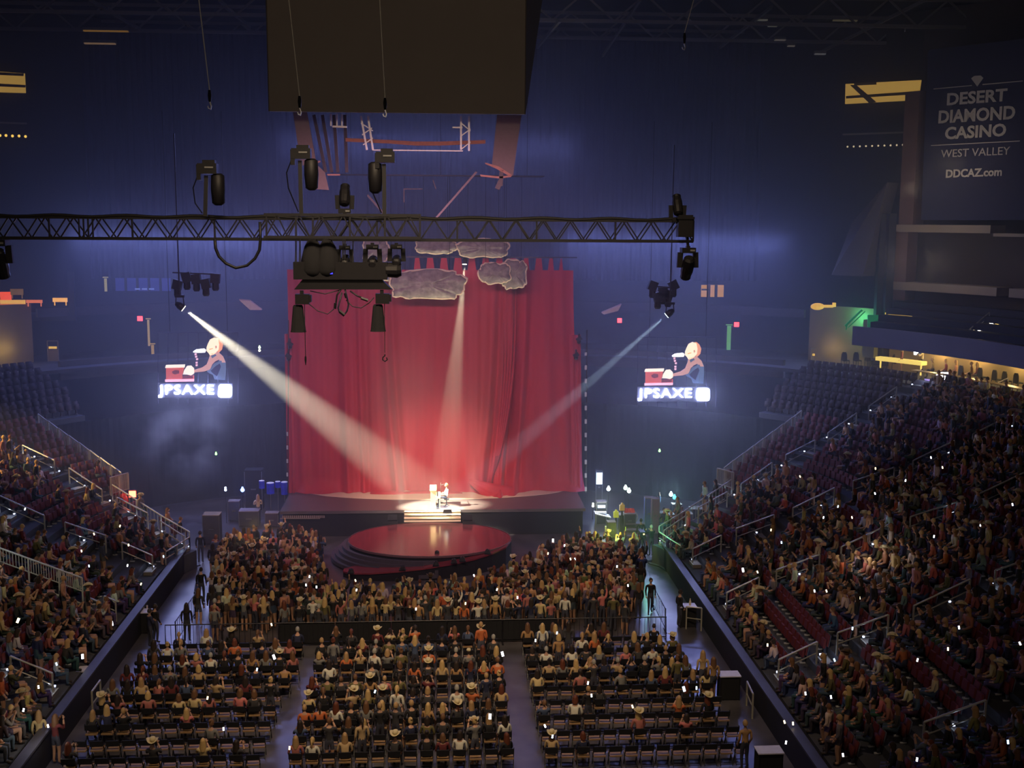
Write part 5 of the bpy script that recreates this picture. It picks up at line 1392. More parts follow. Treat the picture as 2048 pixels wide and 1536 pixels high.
for px, py, y, lab in ((432, 908, 76, 'tiny green lamp in the dark below the left video screen'), (1319, 902, 76, 'tiny green lamp in the dark below the right video screen')):
    q = at(px, py, y); b = MB(); b.ball(q, .08, 5); b.lathe([(.05, .06), (.04, .14)], q, 6); b.build('indicator_lamp', M('ind_green', rgb(160, 255, 150), .5, emit=rgb(160, 255, 140), strength=4), label=lab, cat='lamp')
for px, y0, y1, c, Y_, lab in ((297, 640, 692, (205, 175, 110), 86, 'thin yellow-lit doorway slit left of the left video screen'), (305, 690, 709, (205, 165, 80), 86, 'short amber-lit slit below the yellow slit on the left'), (1458, 652, 700, (120, 200, 110), 86, 'thin green-lit doorway slit right of the right video screen'), (211, 557, 583, (190, 180, 120), 86, 'small pale-lit slit high on the far left')):
    a_, c_ = at(px - 3, y0, Y_), at(px + 3, y1, Y_); b = MB(); b.box2(a_, c_ + Vector((0, .1, 0))); b.box2(a_ - Vector((.1, 0, -.05)), Vector((c_.x + .1, a_.y + .15, a_.z + .12)))
    b.build('lit_slit', M('slit_%d' % px, rgb(*c), .6, emit=rgb(*c), strength=.45), label=lab, cat='lit opening')
b = MB(); q0, q1 = at(228, 556, 86), at(345, 582, 86); b.box2(q0, q1 + Vector((0, .1, 0)))
w3 = b.build('window_3', M('blue_window', rgb(60, 70, 150), .6, emit=rgb(62, 72, 160), strength=.28, noise=.5, scale=.6), kind='structure', label='blue lit window band far behind the left video screen')
for k in range(6):
    x = q0.x + (q1.x - q0.x) * k / 5; b = MB(); b.box2((x - .08, q0.y - .1, q1.z), (x + .08, q0.y, q0.z)); b.build('mullion', DARKP, w3)
for k in range(3):
    q = at(275 + 14 * k, 578, 85.8); b = MB(); b.box(q, (.35, .1, .12)); b.build('pane_glint', M('glint', rgb(140, 160, 230), .4, emit=rgb(140, 160, 230), strength=.4), w3)
q0, q1 = at(1403, 570, 86), at(1447, 594, 86)
b = MB(); b.box2(q0, q1 + Vector((0, .1, 0))); w4 = b.build('window_4', M('amber_window', rgb(214, 160, 80), .6, emit=rgb(214, 156, 74), strength=.6, noise=.4, scale=.8), kind='structure', label='amber lit office window far behind the right video screen')
for a in (.28, .36, .62, .68):
    x = q0.x + (q1.x - q0.x) * a; b = MB(); b.box2((x - .05, q0.y - .1, q1.z), (x + .05, q0.y, q0.z)); b.build('mullion', DARKP, w4)
b = MB(); b.box2((q0.x, q0.y - .12, q1.z + .5), (q0.x + .55, q0.y - .02, q1.z + .62)); b.build('blind_edge', DARKP, w4)

# ------------------------------------------------------------------ gear and crew either side of the stage
def box_thing(name, px, py, y, w, h, dpt, mat, label, cat, lit=None, frame=True, zbase=None, group=None):
    """an equipment case standing at the photo pixel of its foot"""
    q = atz(px, py, zbase if zbase is not None else 0.0) if y is None else at(px, py, y)
    t = empty(name, q, label, cat, group)
    b = MB(); b.box(q + Vector((0, 0, h / 2 + .04)), (w, dpt, h)); bd = b.build('case_body', mat, t)
    b = MB(); b.box(q + Vector((0, 0, h + .06)), (w * 1.03, dpt * 1.03, .05)); b.build('lid', CONC_L if frame else mat, t)
    for sx in (-1, 1):
        b = MB(); b.bar(q + Vector((sx * w * .5, -dpt * .5, .02)), q + Vector((sx * w * .5, -dpt * .5, h)), .04); b.build('corner_edge', STEEL, t)
    b = MB(); b.box(q + Vector((0, -dpt * .5 - .02, h * .55)), (w * .3, .03, .08)); b.build('handle', STEEL, bd)
    if lit:
        b = MB(); b.box(q + Vector((0, -dpt * .5 - .03, h * lit[1])), (w * lit[2], .03, h * lit[3])); b.build('lit_panel', M('lit_%d_%d_%d' % lit[0], rgb(*lit[0]), .5, emit=rgb(*lit[0]), strength=lit[4]), t)
    return t
FLIGHT = M('flight_case', rgb(58, 56, 64), .5, noise=.2)
box_thing('flight_case', 426, 1086, None, .95, 1.7, .8, FLIGHT, 'tall grey flight case beside the left side of the pit', 'flight case')
box_thing('flight_case', 500, 1050, None, 1.2, .9, .8, FLIGHT, 'low dark flight case by the left stage corner', 'flight case')
box_thing('flight_case', 1392, 1052, None, .8, 1.1, .8, FLIGHT, 'black flight case at the end of the right gear area', 'flight case')
box_thing('speaker_cabinet', 510, 1018, None, 1.1, 2.6, .9, BLACKC, 'tall black speaker stack left of the stage', 'speaker', frame=False)
box_thing('equipment_rack', 1201, 1046, None, .62, 1.35, .6, BLACK, 'equipment rack with a pale frame right of the stage', 'rack', ((190, 200, 235), .85, .8, .14, .6))
box_thing('glowing_monitor', 1197, 1012, None, .42, 2.4, .3, BLACK, 'tall monitor glowing white and blue right of the stage', 'monitor', ((150, 190, 255), .8, .9, .32, 14), frame=False)
point('monitor_glow', at(1197, 962, 72.0), 60, (.12, .16, 1.0), .3)
box_thing('equipment_rack', 1250, 1062, None, .8, 1.0, .6, BLACK, 'black rack with green edge light behind the pit on the right', 'rack', ((170, 210, 60), .5, .12, .8, 1.0))
t = empty('mixing_table', atz(1204, 1058, 0), 'white-lit work table with keyboards right of the stage', 'table')
q = atz(1204, 1058, 0)
b = MB(); b.box(q + Vector((0, 0, .92)), (1.0, .7, .06), rot=Matrix.Rotation(.25, 3, 'Y')); b.build('table_top', M('lit_table', rgb(220, 230, 245), .5), t)
for sx in (-.42, .42):
    b = MB(); b.bar(q + Vector((sx, 0, 0)), q + Vector((sx, 0, .9)), .05); b.build('leg', STEEL, t)
b = MB(); b.box(q + Vector((-.1, 0, 1.05)), (.7, .3, .08)); b.build('keyboard', M('lit_table'), t)
point('table_lamp_light', q + Vector((0, -.1, 1.7)), 130, (.8, .95, 1.0), .1)
point('green_gear_light', atz(1228, 1060, 1.9), 90, (.75, 1.0, .15), .1)
for k, (px, py, c) in enumerate(((1217, 978, (225, 245, 255)), (1251, 976, (220, 255, 235)), (1258, 982, (230, 255, 240)), (1342, 989, (200, 245, 255)), (1349, 995, (90, 200, 220)), (485, 980, (110, 150, 255)), (451, 980, (190, 210, 255)), (1186, 1012, (235, 235, 200)))):
    q = at(px, py, 71.0); b = MB(); b.ball(q, .13 if k < 6 else .08, 6); b.lathe([(.07, .1), (.05, .2)], q, 6); b.bar(q + Vector((0, .05, 0)), Vector((q.x, q.y + .05, .0)), .03, mi=1)
    b.build('work_lamp', [M('work_lamp_%d' % k, rgb(*c), .5, emit=rgb(*c), strength=7 if k != 4 else 2), BLACK], label='small glowing work lamp on a stand, %s of those beside the stage' % ORD[k], cat='lamp', group='work lamps')
point('blue_bulb_light', at(485, 980, 70.8), 30, (.1, .15, 1), .1); point('cyan_lamp_light', at(1343, 985, 69.6), 140, (.5, .9, 1), .1)
# blue-lit drums in the dark left of the curtain
for k, (px, w, dz, hh) in enumerate(((524, .36, .25, .7), (541, .5, -.1, 1.0), (556, .34, .3, .55), (569, .44, -.15, 1.15))):
    q = at(px, 984, 73.5) + Vector((0, 0, dz)); z0 = q.z
    t = empty('drum', q, 'blue-lit drum, %s of four standing left of the curtain' % ORD[k], 'drum', 'blue-lit drums')
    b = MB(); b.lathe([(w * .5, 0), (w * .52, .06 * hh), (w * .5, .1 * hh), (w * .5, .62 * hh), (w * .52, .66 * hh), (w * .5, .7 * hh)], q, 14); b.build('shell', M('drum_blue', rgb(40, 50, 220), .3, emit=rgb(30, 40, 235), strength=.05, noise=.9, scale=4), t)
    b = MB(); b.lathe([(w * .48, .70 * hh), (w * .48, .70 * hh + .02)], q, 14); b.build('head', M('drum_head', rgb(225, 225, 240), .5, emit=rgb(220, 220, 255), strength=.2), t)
    b = MB(); b.bar(q, Vector((q.x, q.y, 0)), .05); b.build('stand', STEEL, t)
point('drum_light', at(545, 950, 72.2), 6, (.25, .3, 1), .2)
for k, (px, py, c) in enumerate(((1232, 1029, (190, 200, 60)), (1215, 1064, (215, 235, 130)), (1222, 1062, (90, 190, 60)), (1244, 1015, (170, 140, 60)))):
    q = at(px, py, 67.5); b = MB(); b.box(q, (.3, .2, .35 if k != 1 else .7)); b.box2(Vector((q.x - .05, q.y - .05, 0)), Vector((q.x + .05, q.y + .05, q.z)), 1); b.lathe([(.1, .17), (.06, .3)], q, 8)
    b.build('stage_case', [M('gear_%d' % k, rgb(*c), .5, emit=rgb(*c), strength=.35), BLACK], label='small yellow-green lit box, %s of those behind the right pit' % ORD[k], cat='gear box', group='lit gear boxes')
q = atz(1262, 1058, 0); t = empty('floor_fan', q, 'round white floor fan beside the gear right of the stage', 'fan')
b = MB(); b.tube([q + Vector((math.cos(a) * .4, 0, .75 + math.sin(a) * .4)) for a in np.linspace(0, 2 * PI, 19)], .035, 6); b.build('guard_ring', WHITEP, t)
for k in range(5):
    a = k * 2 * PI / 5; b = MB(); b.prism([q + Vector((0, 0, .75)), q + Vector((math.cos(a) * .34, .03, .75 + math.sin(a) * .34)), q + Vector((math.cos(a + .6) * .34, -.03, .75 + math.sin(a + .6) * .34))], (0, .02, 0)); b.build('blade', M('fan_blade', rgb(150, 155, 160), .5), t)
b = MB(); b.bar(q + Vector((0, 0, 0)), q + Vector((0, 0, .36)), .06); b.box(q + Vector((0, 0, .03)), (.5, .4, .05)); b.build('base', BLACK, t)
box_thing('flight_case', 1258, 1052, 67.9, .7, .75, .6, FLIGHT, 'low case under a red cloth beside the floor fan', 'flight case')
p = at(1258, 1052, 67.9) + Vector((0, 0, .98)); b = MB(); b.strip([[p + Vector((-.3 + .1 * i, .1 * math.sin(i), .12 + .04 * math.sin(i * 2))) for i in range(7)], [p + Vector((-.32 + .11 * i, -.15, -.1 - .03 * math.sin(i * 1.7))) for i in range(7)]]); b.strip([[p + Vector((-.32 + .11 * i, -.1, -.12)) for i in range(7)], [p + Vector((-.3 + .1 * i, .14, .1)) for i in range(7)]]); b.build('red_cloth', M('red_cloth', rgb(220, 70, 66), .8), label='crumpled red cloth on the gear beside the floor fan', cat='cloth')
# golden crate frame at the right tunnel mouth
q = atz(1426, 1040, 0); t = empty('crate_frame', q, 'small yellow open metal frame at the right tunnel mouth', 'frame')
for sx in (-.4, .4):
    for sy in (-.3, .3):
        b = MB(); b.bar(q + Vector((sx, sy, 0)), q + Vector((sx, sy, .95)), .06); b.build('post', M('yellow_steel', rgb(200, 160, 80), .5), t)
for z in (.5, .95):
    for sy in (-.3, .3):
        b = MB(); b.bar(q + Vector((-.4, sy, z)), q + Vector((.4, sy, z)), .06); b.build('rail', M('yellow_steel'), t)

def crew(px, py, key, top, hairc, style, rz, label, z=0.0, hat=None, scale=1.03, y=None):
    loc = atz(px, py, z) if y is None else at(px, py, y)
    return person(loc, rz, key, top, hairc, style, hat, label, None, scale)
point('green_rack_light', atz(1300, 1050, 2.2), 60, (.2, 1.0, .5), .1)
for k, (px, py, w, h, dp, c, lab) in enumerate(((1296, 1060, .5, 2.0, .5, (84, 92, 150), 'tall blue-grey case standing upright right of the stage'), (1309, 1066, .45, 2.1, .5, (120, 96, 110), 'tall mauve case leaning beside the blue-grey one'), (1318, 1062, .8, 1.1, .6, (150, 170, 110), 'pale green road case among the right gear'), (1336, 1058, .7, .9, .6, (120, 90, 60), 'brown trunk among the right gear'), (1372, 1060, .7, 1.0, .6, (90, 110, 130), 'steel-blue case before the right tunnel mouth'), (1352, 1050, .6, 1.3, .5, (70, 74, 96), 'dark blue crate behind the crew on the right'), (1222, 1074, .5, .9, .5, (110, 130, 60), 'olive case close behind the right pit'), (470, 1040, .7, 1.2, .6, (60, 70, 92), 'dim blue crate beside the left speaker stack'), (545, 1052, .8, .8, .6, (66, 56, 80), 'low violet case against the left stage skirt'))):
    box_thing('road_case', px, py, None, w, h, dp, M('road_case_%d' % k, rgb(*c), .5), lab, 'road case')
for k in range(3):
    q = atz(1270 + 2 * k, 1066 + 6 * k, 0); b = MB(); b.box(q + Vector((0, 0, .6 - .2 * k)), (1.2, .3, .05)); b.box(q + Vector((0, .1, .3 - .1 * k)), (1.1, .05, .6 - .2 * k)); b.build('stage_stair', M('stair_grey', rgb(130, 126, 140), .5), label='grey stair tread behind the pit on the right, %s from the top' % ORD[k], cat='stair', group='right gear stairs')
crew(402, 1126, ('stand', 2), 'black', 'dark', 'short', 0.2, 'person in black standing in the left aisle beside the flight case')
crew(375, 1284, ('stand', 2), 'black', 'dark', 'long', 0.1, 'person in black with long dark hair walking in the left aisle')
crew(398, 1252, ('stand', 1), 'charcoal', 'brown', 'long', -.2, 'person in charcoal at the left edge of the pit near the barrier')
crew(404, 1206, ('stand', 2), 'black', 'dark', 'short', .1, 'person in black at the left pit edge behind the others')
crew(312, 1286, ('stand', 2), 'black', 'dark', 'short', -.6, 'guard in black leaning by the left boards near a table')
crew(301, 1296, ('cross', 2), 'navy', 'dark', 'short', -.9, 'guard in navy with folded arms by the left boards')
crew(1300, 1228, ('walk', 2), 'black', 'dark', 'short', PI, 'person in black walking up the bright right aisle')
crew(1248, 1218, ('phone', 1), 'olive', 'dark', 'short', PI + .4, 'person in olive holding a phone at the right pit edge')
crew(1276, 1240, ('stand', 2), 'black', 'brown', 'long', .2, 'person in black beside the right barrier end')
crew(1358, 1254, ('stand', 2), 'black', 'dark', 'short', -1.2, 'guard in black standing at the small table on the right boards')
crew(1404, 1388, ('walk', 1), 'beige', 'fair', 'long', 0, 'person in a beige top walking along the bright right aisle')
crew(1425, 1402, ('walk', 1), 'tan', 'brown', 'long', .1, 'person in a tan top walking just behind another on the right aisle')
crew(1488, 1540, ('stand', 2), 'tan', 'fair', 'short', .2, 'large near figure in tan standing at the bottom of the right aisle')
crew(82, 1520, ('stand', 2), 'cream', 'fair', 'long', .3, 'person in cream lit by a phone at the bottom left corner')
crew(114, 1528, ('phone', 1), 'maroon', 'brown', 'long', -.3, 'person in maroon looking at a lit phone at the bottom left corner')
crew(1302, 1112, ('camera', 2), 'black', 'grey', 'short', .35, 'camera operator in black standing in the right aisle')
crew(1281, 1098, ('stand', 2), 'black', 'dark', 'short', 0, 'person in a black suit standing behind the camera operator')
crew(517, 1046, ('cross', 1), 'cream', 'fair', 'long', 0.3, 'person glowing yellow with folded arms at the left stage corner', z=0)
crew(1327, 1074, ('cross', 2), 'charcoal', 'dark', 'short', .5, 'crew member in charcoal among the gear right of the stage')
crew(1341, 1082, ('stand', 1), 'olive', 'fair', 'short', 2.8, 'crew member in olive facing out among the gear on the right')
crew(1362, 1072, ('stand', 2), 'maroon', 'brown', 'short', -.5, 'crew member in maroon beside the right gear cases')
crew(1313, 1050, ('raise', 1), 'denim blue', 'dark', 'short', .3, 'crew member in blue reaching up among the right gear')
crew(1295, 1052, ('stand', 2), 'rose', 'auburn', 'short', .9, 'crew member in rose beside a tall case right of the stage')
point('desk_lamp_light', atz(512, 1044, 2.5) - Vector((0, .5, 0)), 26, (1.0, .75, .2), .05)
q = atz(1283, 1112, 0); t = empty('video_camera', q, 'broadcast camera on a tripod beside the operator in the right aisle', 'camera')
for k in range(3):
    a = k * 2.1 + .4; b = MB(); b.bar(q + Vector((0, 0, 1.15)), q + Vector((math.cos(a) * .4, math.sin(a) * .4, 0)), .04); b.build('tripod_leg', BLACK, t)
b = MB(); b.box(q + Vector((0, 0, 1.32)), (.3, .6, .3)); b.build('camera_body', BLACK, t)
b = MB(); b.tube([q + Vector((0, .3, 1.32)), q + Vector((0, .65, 1.32))], [.12, .14], 10); b.build('lens_hood', BLACK, t)
b = MB(); b.box(q + Vector((.05, -.31, 1.36)), (.07, .02, .07)); b.build('tally_light', M('tally', rgb(255, 225, 140), .5, emit=rgb(255, 215, 120), strength=5), t)
for k, pts in enumerate(([(1283, 1108), (1296, 1122), (1318, 1118), (1336, 1121)], [(1280, 1112), (1300, 1128), (1318, 1133), (1338, 1146)], [(1275, 1104), (1292, 1124), (1312, 1122)], [(372, 1142), (385, 1134), (401, 1130)])):
    b = MB(); P_ = [atz(px, py, .02) for px, py in pts]; b.tube(P_, .03, 5); b.build('floor_cable', BLACK, label='dark cable on the %s aisle floor, %s one' % ('right' if k < 3 else 'left', ORD[k]), cat='cable', group='floor cables', smooth=True)

# small tables at the boards
def table(px, py, w, label, topc=(205, 200, 215)):
    q = atz(px, py, 1.0); t = empty('small_table', Vector((q.x, q.y, 0)), label, 'table', 'tables along the boards')
    b = MB(); b.box(q, (w, .6, .04)); b.build('table_top', M('table_white', rgb(*topc), .5), t)
    for sx in (-.45, .45):
        for sy in (-.25, .25):
            b = MB(); b.bar(Vector((q.x + sx * w, q.y + sy, 0)), Vector((q.x + sx * w, q.y + sy, .98)), .04); b.build('leg', BLACK, t)
    b = MB(); b.box(Vector((q.x, q.y, .5)), (w * .9, .5, .94)); b.build('black_skirt', BLACKC, t)
    return q
q = table(1375, 1211, .8, 'small black-skirted table with a bottle at the right boards')
b = MB(); b.lathe([(.05, 0), (.055, .16), (.03, .24), (.02, .3), (.025, .32)], q + Vector((.12, 0, .02)), 10); b.build('bottle', M('bottle_pale', rgb(235, 220, 190), .3), label='pale bottle standing on the small table at the right boards', cat='bottle')
table(1458, 1348, .85, 'small white-topped table at the lower right boards')
table(1538, 1500, .9, 'dim table at the bottom of the right boards', (130, 124, 120))
table(176, 1338, .8, 'small table with a lit pale top at the lower left boards', (210, 200, 150))
table(285, 1222, .8, 'small dark table with cups beside the guards at the left boards', (90, 84, 84))
q = atz(285, 1218, 1.0)
for k in range(4):
    b = MB(); b.lathe([(.03, 0), (.04, .12), (.042, .13)], q + Vector((-.25 + .15 * k, .05 * (k % 2), .02)), 8); b.build('cup', M('cup_white', rgb(215, 205, 200), .5), label='pale cup on the dark table at the left boards, %s of four' % ORD[k], cat='cup', group='cups on the left table')
# ------------------------------------------------------------------ railings
RAILM = M('rail_steel', rgb(176, 172, 160), 0.4, 0.3, noise=0.15)
def railing(pts, h, label, style='hoop', mat=None, n_bal=8, group=None, kick=0.12):
    """a run of rail over ground points pts; style 'hoop' (two bars, bent ends), 'baluster' (upright pickets)"""
    mat = mat or RAILM; P_ = [Vector(p) for p in pts]; up = Vector((0, 0, h))
    t = empty('guard_rail' if style == 'baluster' else 'handrail', P_[0], label, 'railing', group)
    b = MB(); b.tube([p + up for p in P_], .038, 6); b.build('top_rail', mat, t)
    b = MB(); b.tube([p + up * (.5 if style == 'hoop' else kick) for p in P_], .026, 5); b.build('lower_rail', mat, t)
    for p in P_:
        b = MB(); b.bar(p, p + up, .06); b.build('post', mat, t)
    if style == 'baluster':
        b = MB()
        for a, c in zip(P_[:-1], P_[1:]):
            for i in range(1, n_bal):
                q = a.lerp(c, i / n_bal); b.bar(q + up * kick, q + up * .98, .022)
        b.build('pickets', mat, t)
        t.children[-1]['kind'] = 'stuff'
    return t
for side, nm in ((1, 'right'), (-1, 'left')):
    # picketed rail down the far edge of the stand, one leaf every two rows, and round the platform
    ds = [row_d(r) + .3 for r in (7, 8, 9, 10, 11, 12, 13, 14, 15)]
    for k in range(len(ds) - 1):
        r0 = 7 + k
        railing([bowl(side, ds[k] + .04, 32.7, row_z(r0)), bowl(side, ds[k + 1] - .04, 32.7, row_z(r0 + 1))], 1.0, 'picketed rail leaf at the far edge of the %s stand, %s going up' % (nm, ORD[k]), 'baluster', n_bal=7, group='far edge rails')
    railing([bowl(side, 6.35, 32.6, row_z(7)), bowl(side, 6.35, 30.0, row_z(7)), bowl(side, 6.35, 27.4, row_z(7))], 1.05, 'picketed rail across the platform front of the %s stand' % nm, 'baluster', n_bal=9)
    railing([bowl(side, 6.3, 27.6, row_z(6)), bowl(side, 4.6, 27.6, row_z(4)), bowl(side, 2.9, 27.6, row_z(2)), bowl(side, 1.0, 27.6, row_z(0))], 1.0, 'sloping picketed rail above the tunnel mouth of the %s stand' % nm, 'baluster', n_bal=7)
    railing([bowl(side, 1.0, 27.6, row_z(0)), bowl(side, .7, 18, row_z(0)), bowl(side, .7, 10, row_z(0))], .7, 'low rail along the front corner row of the %s stand' % nm)
# mid-aisle handrails and step lamps
STEPL = M('step_lamp', rgb(200, 215, 255), .5, emit=rgb(200, 215, 255), strength=5)
nl = 0
for side, nm in ((1, 'right'), (-1, 'left')):
    for ai, u in enumerate(AISLES):
        for k, (d0, d1) in enumerate(((.9, 2.4), (3.2, 5.2), (6.2, 8.4), (9.4, 11.6), (12.6, 14.8), (15.8, 18.0))):
            if side < 0 and ai == 2: continue
            zz = lambda d: 1.0 + .35 * max(0, int((d - .6) / .86))
            a, c = bowl(side, d0, u, zz(d0)), bowl(side, d1, u, zz(d1)); px, py = proj((a + c) / 2)
            if not (0 < px < 2048 and py < 1540): continue
            railing([a, c], .92, 'two-bar handrail in the %s aisle of the %s stand, %s going up' % (ORD[4 - ai] , nm, ORD[k]), 'hoop', group='aisle handrails')
        # aisle half-steps with a lamp on every other tread
        for r in range(0, NROW, 2 if ai in (1, 4) else 4):
            p = bowl(side, row_d(r) + .45, u, row_z(r)); px, py = proj(p)
            if not (0 < px < 2048 and py < 1540): continue
            if side < 0 and ai == 2: continue
            q = p + along(side, u) * .62
            b = MB(); b.box(q + Vector((0, 0, .16)), (.07, .07, .05)); b.box(q + Vector((0, 0, .06)), (.14, .14, .13), 1); b.build('step_lamp', [STEPL, BLACK], label='tiny bluish step lamp, %s aisle of the %s stand, %s going up' % (ORD[4 - ai], nm, ORD[r // 2]), cat='step lamp', group='aisle step lamps')
            b = MB(); b.box(p + Vector((0, 0, .085)), (.84, .42, .17), rot=Matrix.Rotation(math.atan2(along(side, u).y, along(side, u).x), 3, 'Z')); b.box(p + along(side, u) * .0 - outward(side, u) * .2 + Vector((0, 0, .165)), (.8, .05, .02), 1, rot=Matrix.Rotation(math.atan2(along(side, u).y, along(side, u).x), 3, 'Z'))
            b.build('aisle_step', [CONC_L, WHITEP], label='pale half step, %s aisle of the %s stand, %s going up' % (ORD[4 - ai], nm, ORD[r // 2]), cat='step', group='aisle half steps')
            if rs.random() < .8: point('step_light', p + Vector((0, 0, .5)), 4.0, (.55, .70, 1.0), .05); nl += 1
print('step lights', nl)
# long picketed rail of the left entrance, and its hoops
side = -1
point('rail_fill', bowl(-1, 5.2, -8.2, 5.0), 30, (.9, 1.0, .95), .1)  # unseen point added to brighten the white rail
pr = [bowl(-1, d, -6.6, 1.0 + .35 * (d - .6) / .86) for d in (6.2, 4.6, 3.3, 2.3)]
railing(pr, 1.25, 'long white picketed rail beside the entrance ramp of the left stand', 'baluster', WHITEP, 12, kick=.5)
railing([p + Vector((0, -.05, -.75)) for p in pr], .8, 'lower picketed guard under the long white rail of the left stand', 'baluster', WHITEP, 12)
for k, (d0, d1) in enumerate(((2.1, 1.5), (1.3, .7))):
    railing([bowl(-1, d0, -6.8, 1.2), bowl(-1, d1, -7.2, 1.1)], .95, 'bent tube hoop at the foot of the long white rail, %s' % ('upper' if k == 0 else 'lower'), 'hoop')
railing([atz(1372, 1258, 0.0), atz(1402, 1262, 0.0)], 1.1, 'short steel hoop beside the small table at the right boards')
railing([Vector((12.6, atz(1400, 1440, 0).y, 0)), Vector((12.7, atz(1400, 1440, 0).y + 1.2, 0))], 1.0, 'short steel hoop below the white-topped table on the right')
railing([Vector((-12.6, atz(160, 1410, 0).y, 0)), Vector((-12.6, atz(160, 1410, 0).y - 1.1, 0))], 1.0, 'short steel hoop below the lit table on the left')

# ------------------------------------------------------------------ crowd barriers
BARM = M('barrier_black', rgb(40, 38, 46), .5, .3)
def barrier(a, c, label, scrim=False):
    a, c = Vector(a), Vector(c); t = empty('crowd_barrier', (a + c) / 2, label, 'barrier', 'pit barriers'); up = Vector((0, 0, 1.08))
    b = MB(); b.tube([a, a + up, c + up, c], .028, 5); b.build('frame', BARM, t)
    b = MB(); b.bar(a + up * .15, c + up * .15, .03); b.build('lower_rail', BARM, t)
    for i in range(1, 10):
        q = a.lerp(c, i / 10); b = MB(); b.bar(q + up * .15, q + up, .016); b.build('upright', BARM, t)
    if scrim:
        d = (c - a).normalized().cross(Vector((0, 0, 1))) * .03
        b = MB(); b.prism([a + up * .05 - d, c + up * .05 - d, c + up * .97 - d, a + up * .97 - d], d * .3); b.build('cloth_scrim', BLACKC, t)
    for q in (a, c):
        b = MB(); b.bar(q + Vector((0, -.35, .02)), q + Vector((0, .35, .02)), .05); b.build('foot', BARM, t)
BY = 49.7; bx0, bx1 = at(330, 1250, BY).x, at(1334, 1250, BY).x; nb = 9
for k in range(nb):
    a = bx0 + (bx1 - bx0) * k / nb; c = bx0 + (bx1 - bx0) * (k + .985) / nb
    barrier((a, BY, 0), (c, BY, 0), 'black crowd barrier behind the pit, %s from the left' % ORD[k], 2 <= k <= 6)
for k, (a, c) in enumerate((((391, 1232), (352, 1290)), ((398, 1182), (390, 1228)), ((1306, 1215), (1330, 1262)))):
    barrier(atz(*a, 0), atz(*c, 0), 'black crowd barrier set along the %s pit edge%s' % ('left' if k < 2 else 'right', ', nearer' if k == 0 else (', farther' if k == 1 else '')))

# ------------------------------------------------------------------ loge tables, corner rooms, lit signs
for k, u in enumerate((2, 7.5, 13, 18.5, 24, 29)):
    q = bowl(1, 24.6, u, 10.6); point('loge_light', q, 120, (1.0, .72, .28), .1)
point('corner_yellow', bowl(1, 24.6, 38.5, 10.0), 90, (1.0, .82, .25), .15); point('corner_green', bowl(1, 24.9, 40.0, 12.2), 80, (.10, 1.0, .55), .15); point('corner_yellow', bowl(1, 24.6, 43.5, 9.9), 26, (1.0, .8, .3), .1)
point('corner_yellow', bowl(-1, 24.8, 40, 9.9), 60, (1.0, .78, .25), .15)
point('corner_yellow', bowl(-1, 24.8, 43.5, 9.9), 20, (1.0, .78, .3), .15)
spot('side_spill', bowl(-1, 20.5, 6, 14.0), bowl(-1, 9, 21, 4.6), 15000, (1.0, .66, .24), 25, .6, .2)
for u_, z_ in ((31, 21.0), (27, 16.4), (33, 16.4), (26, 22.5)):
    point('balcony_fill', bowl(1, 22.6, u_, z_), 55, (1.0, .80, .58), .3)  # unseen points added to warm the ledges, column and banner
LC = M('loge_counter', rgb(120, 112, 124), .6)
ring('trim_loge_front', LC, rect(20.3, 20.5, 8.2, 9.15), -8, 26, 1, 'grey-violet front panel of the loge tables')
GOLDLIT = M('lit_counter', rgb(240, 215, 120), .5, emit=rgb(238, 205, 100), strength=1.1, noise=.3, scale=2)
def slab(name, u0, u1, d0, d1, z0, z1, mat, label, cat, side=1):
    b = MB(); us = np.linspace(u0, u1, 5); rings = [[bowl(side, d0, u, z0), bowl(side, d1, u, z0), bowl(side, d1, u, z1), bowl(side, d0, u, z1)] for u in us]
    b.strip(rings, close=True); b.add(rings[0], [(0, 1, 2, 3)]); b.add(rings[-1], [(3, 2, 1, 0)])
    if z0 < 9.55:
        for u in (u0 + .4, u1 - .4): b.bar(bowl(side, (d0 + d1) / 2, u, z0), bowl(side, (d0 + d1) / 2, u, TOPZ), .08)
    return b.build(name, mat, label=label, cat=cat)
slab('bar_counter', 30.2, 36.5, 24.0, 24.6, 9.5, 9.75, GOLDLIT, 'brightly lit yellow bar counter in the right corner concourse', 'counter')
slab('bar_counter', 37.0, 38.6, 24.2, 24.7, 9.6, 12.2, M('green_pillar', rgb(150, 150, 110), .7), 'pale pillar in the green-lit right corner', 'pillar')
slab('lit_sign', 33.0, 36.4, 24.8, 25.0, 12.45, 12.75, M('sign_yellow', rgb(245, 205, 95), .5, emit=rgb(245, 200, 90), strength=.9), 'yellow lit sign strip above the green corner', 'sign')
GREENP = M('green_glass', rgb(50, 170, 110), .3, emit=rgb(30, 150, 90), strength=.25)
b = MB(); b.prism([at(1736, 630, 77), at(1772, 630, 77), at(1748, 655, 77), at(1736, 655, 77)], (0, .12, 0)); b.bar(at(1740, 648, 76.9), at(1765, 634, 76.9), .08); b.build('glass_balustrade', GREENP, label='green lit glass panel beside the suite deck', cat='glass panel')
b = MB(); b.bar(at(1690, 652, 77), at(1724, 620, 77), .12); b.bar(at(1696, 655, 77), at(1730, 623, 77), .06); b.bar(at(1692, 660, 77), at(1694, 650, 77), .06); b.build('stair_rail', GREENP, label='green lit slanting stair rail at the right corner', cat='railing')
q = at(1635, 613, 80); b = MB(); b.ball(q, .42, 8, scale=(1.2, .5, .6)); b.box(q + Vector((.75, 0, .02)), (.7, .25, .18)); b.box(q + Vector((1.2, 0, .12)), (.2, .2, .3)); b.build('amber_lamp', M('amber_lamp', rgb(235, 180, 80), .5, emit=rgb(235, 178, 72), strength=.8), label='long amber lamp on the far balcony left of the green corner', cat='lamp')
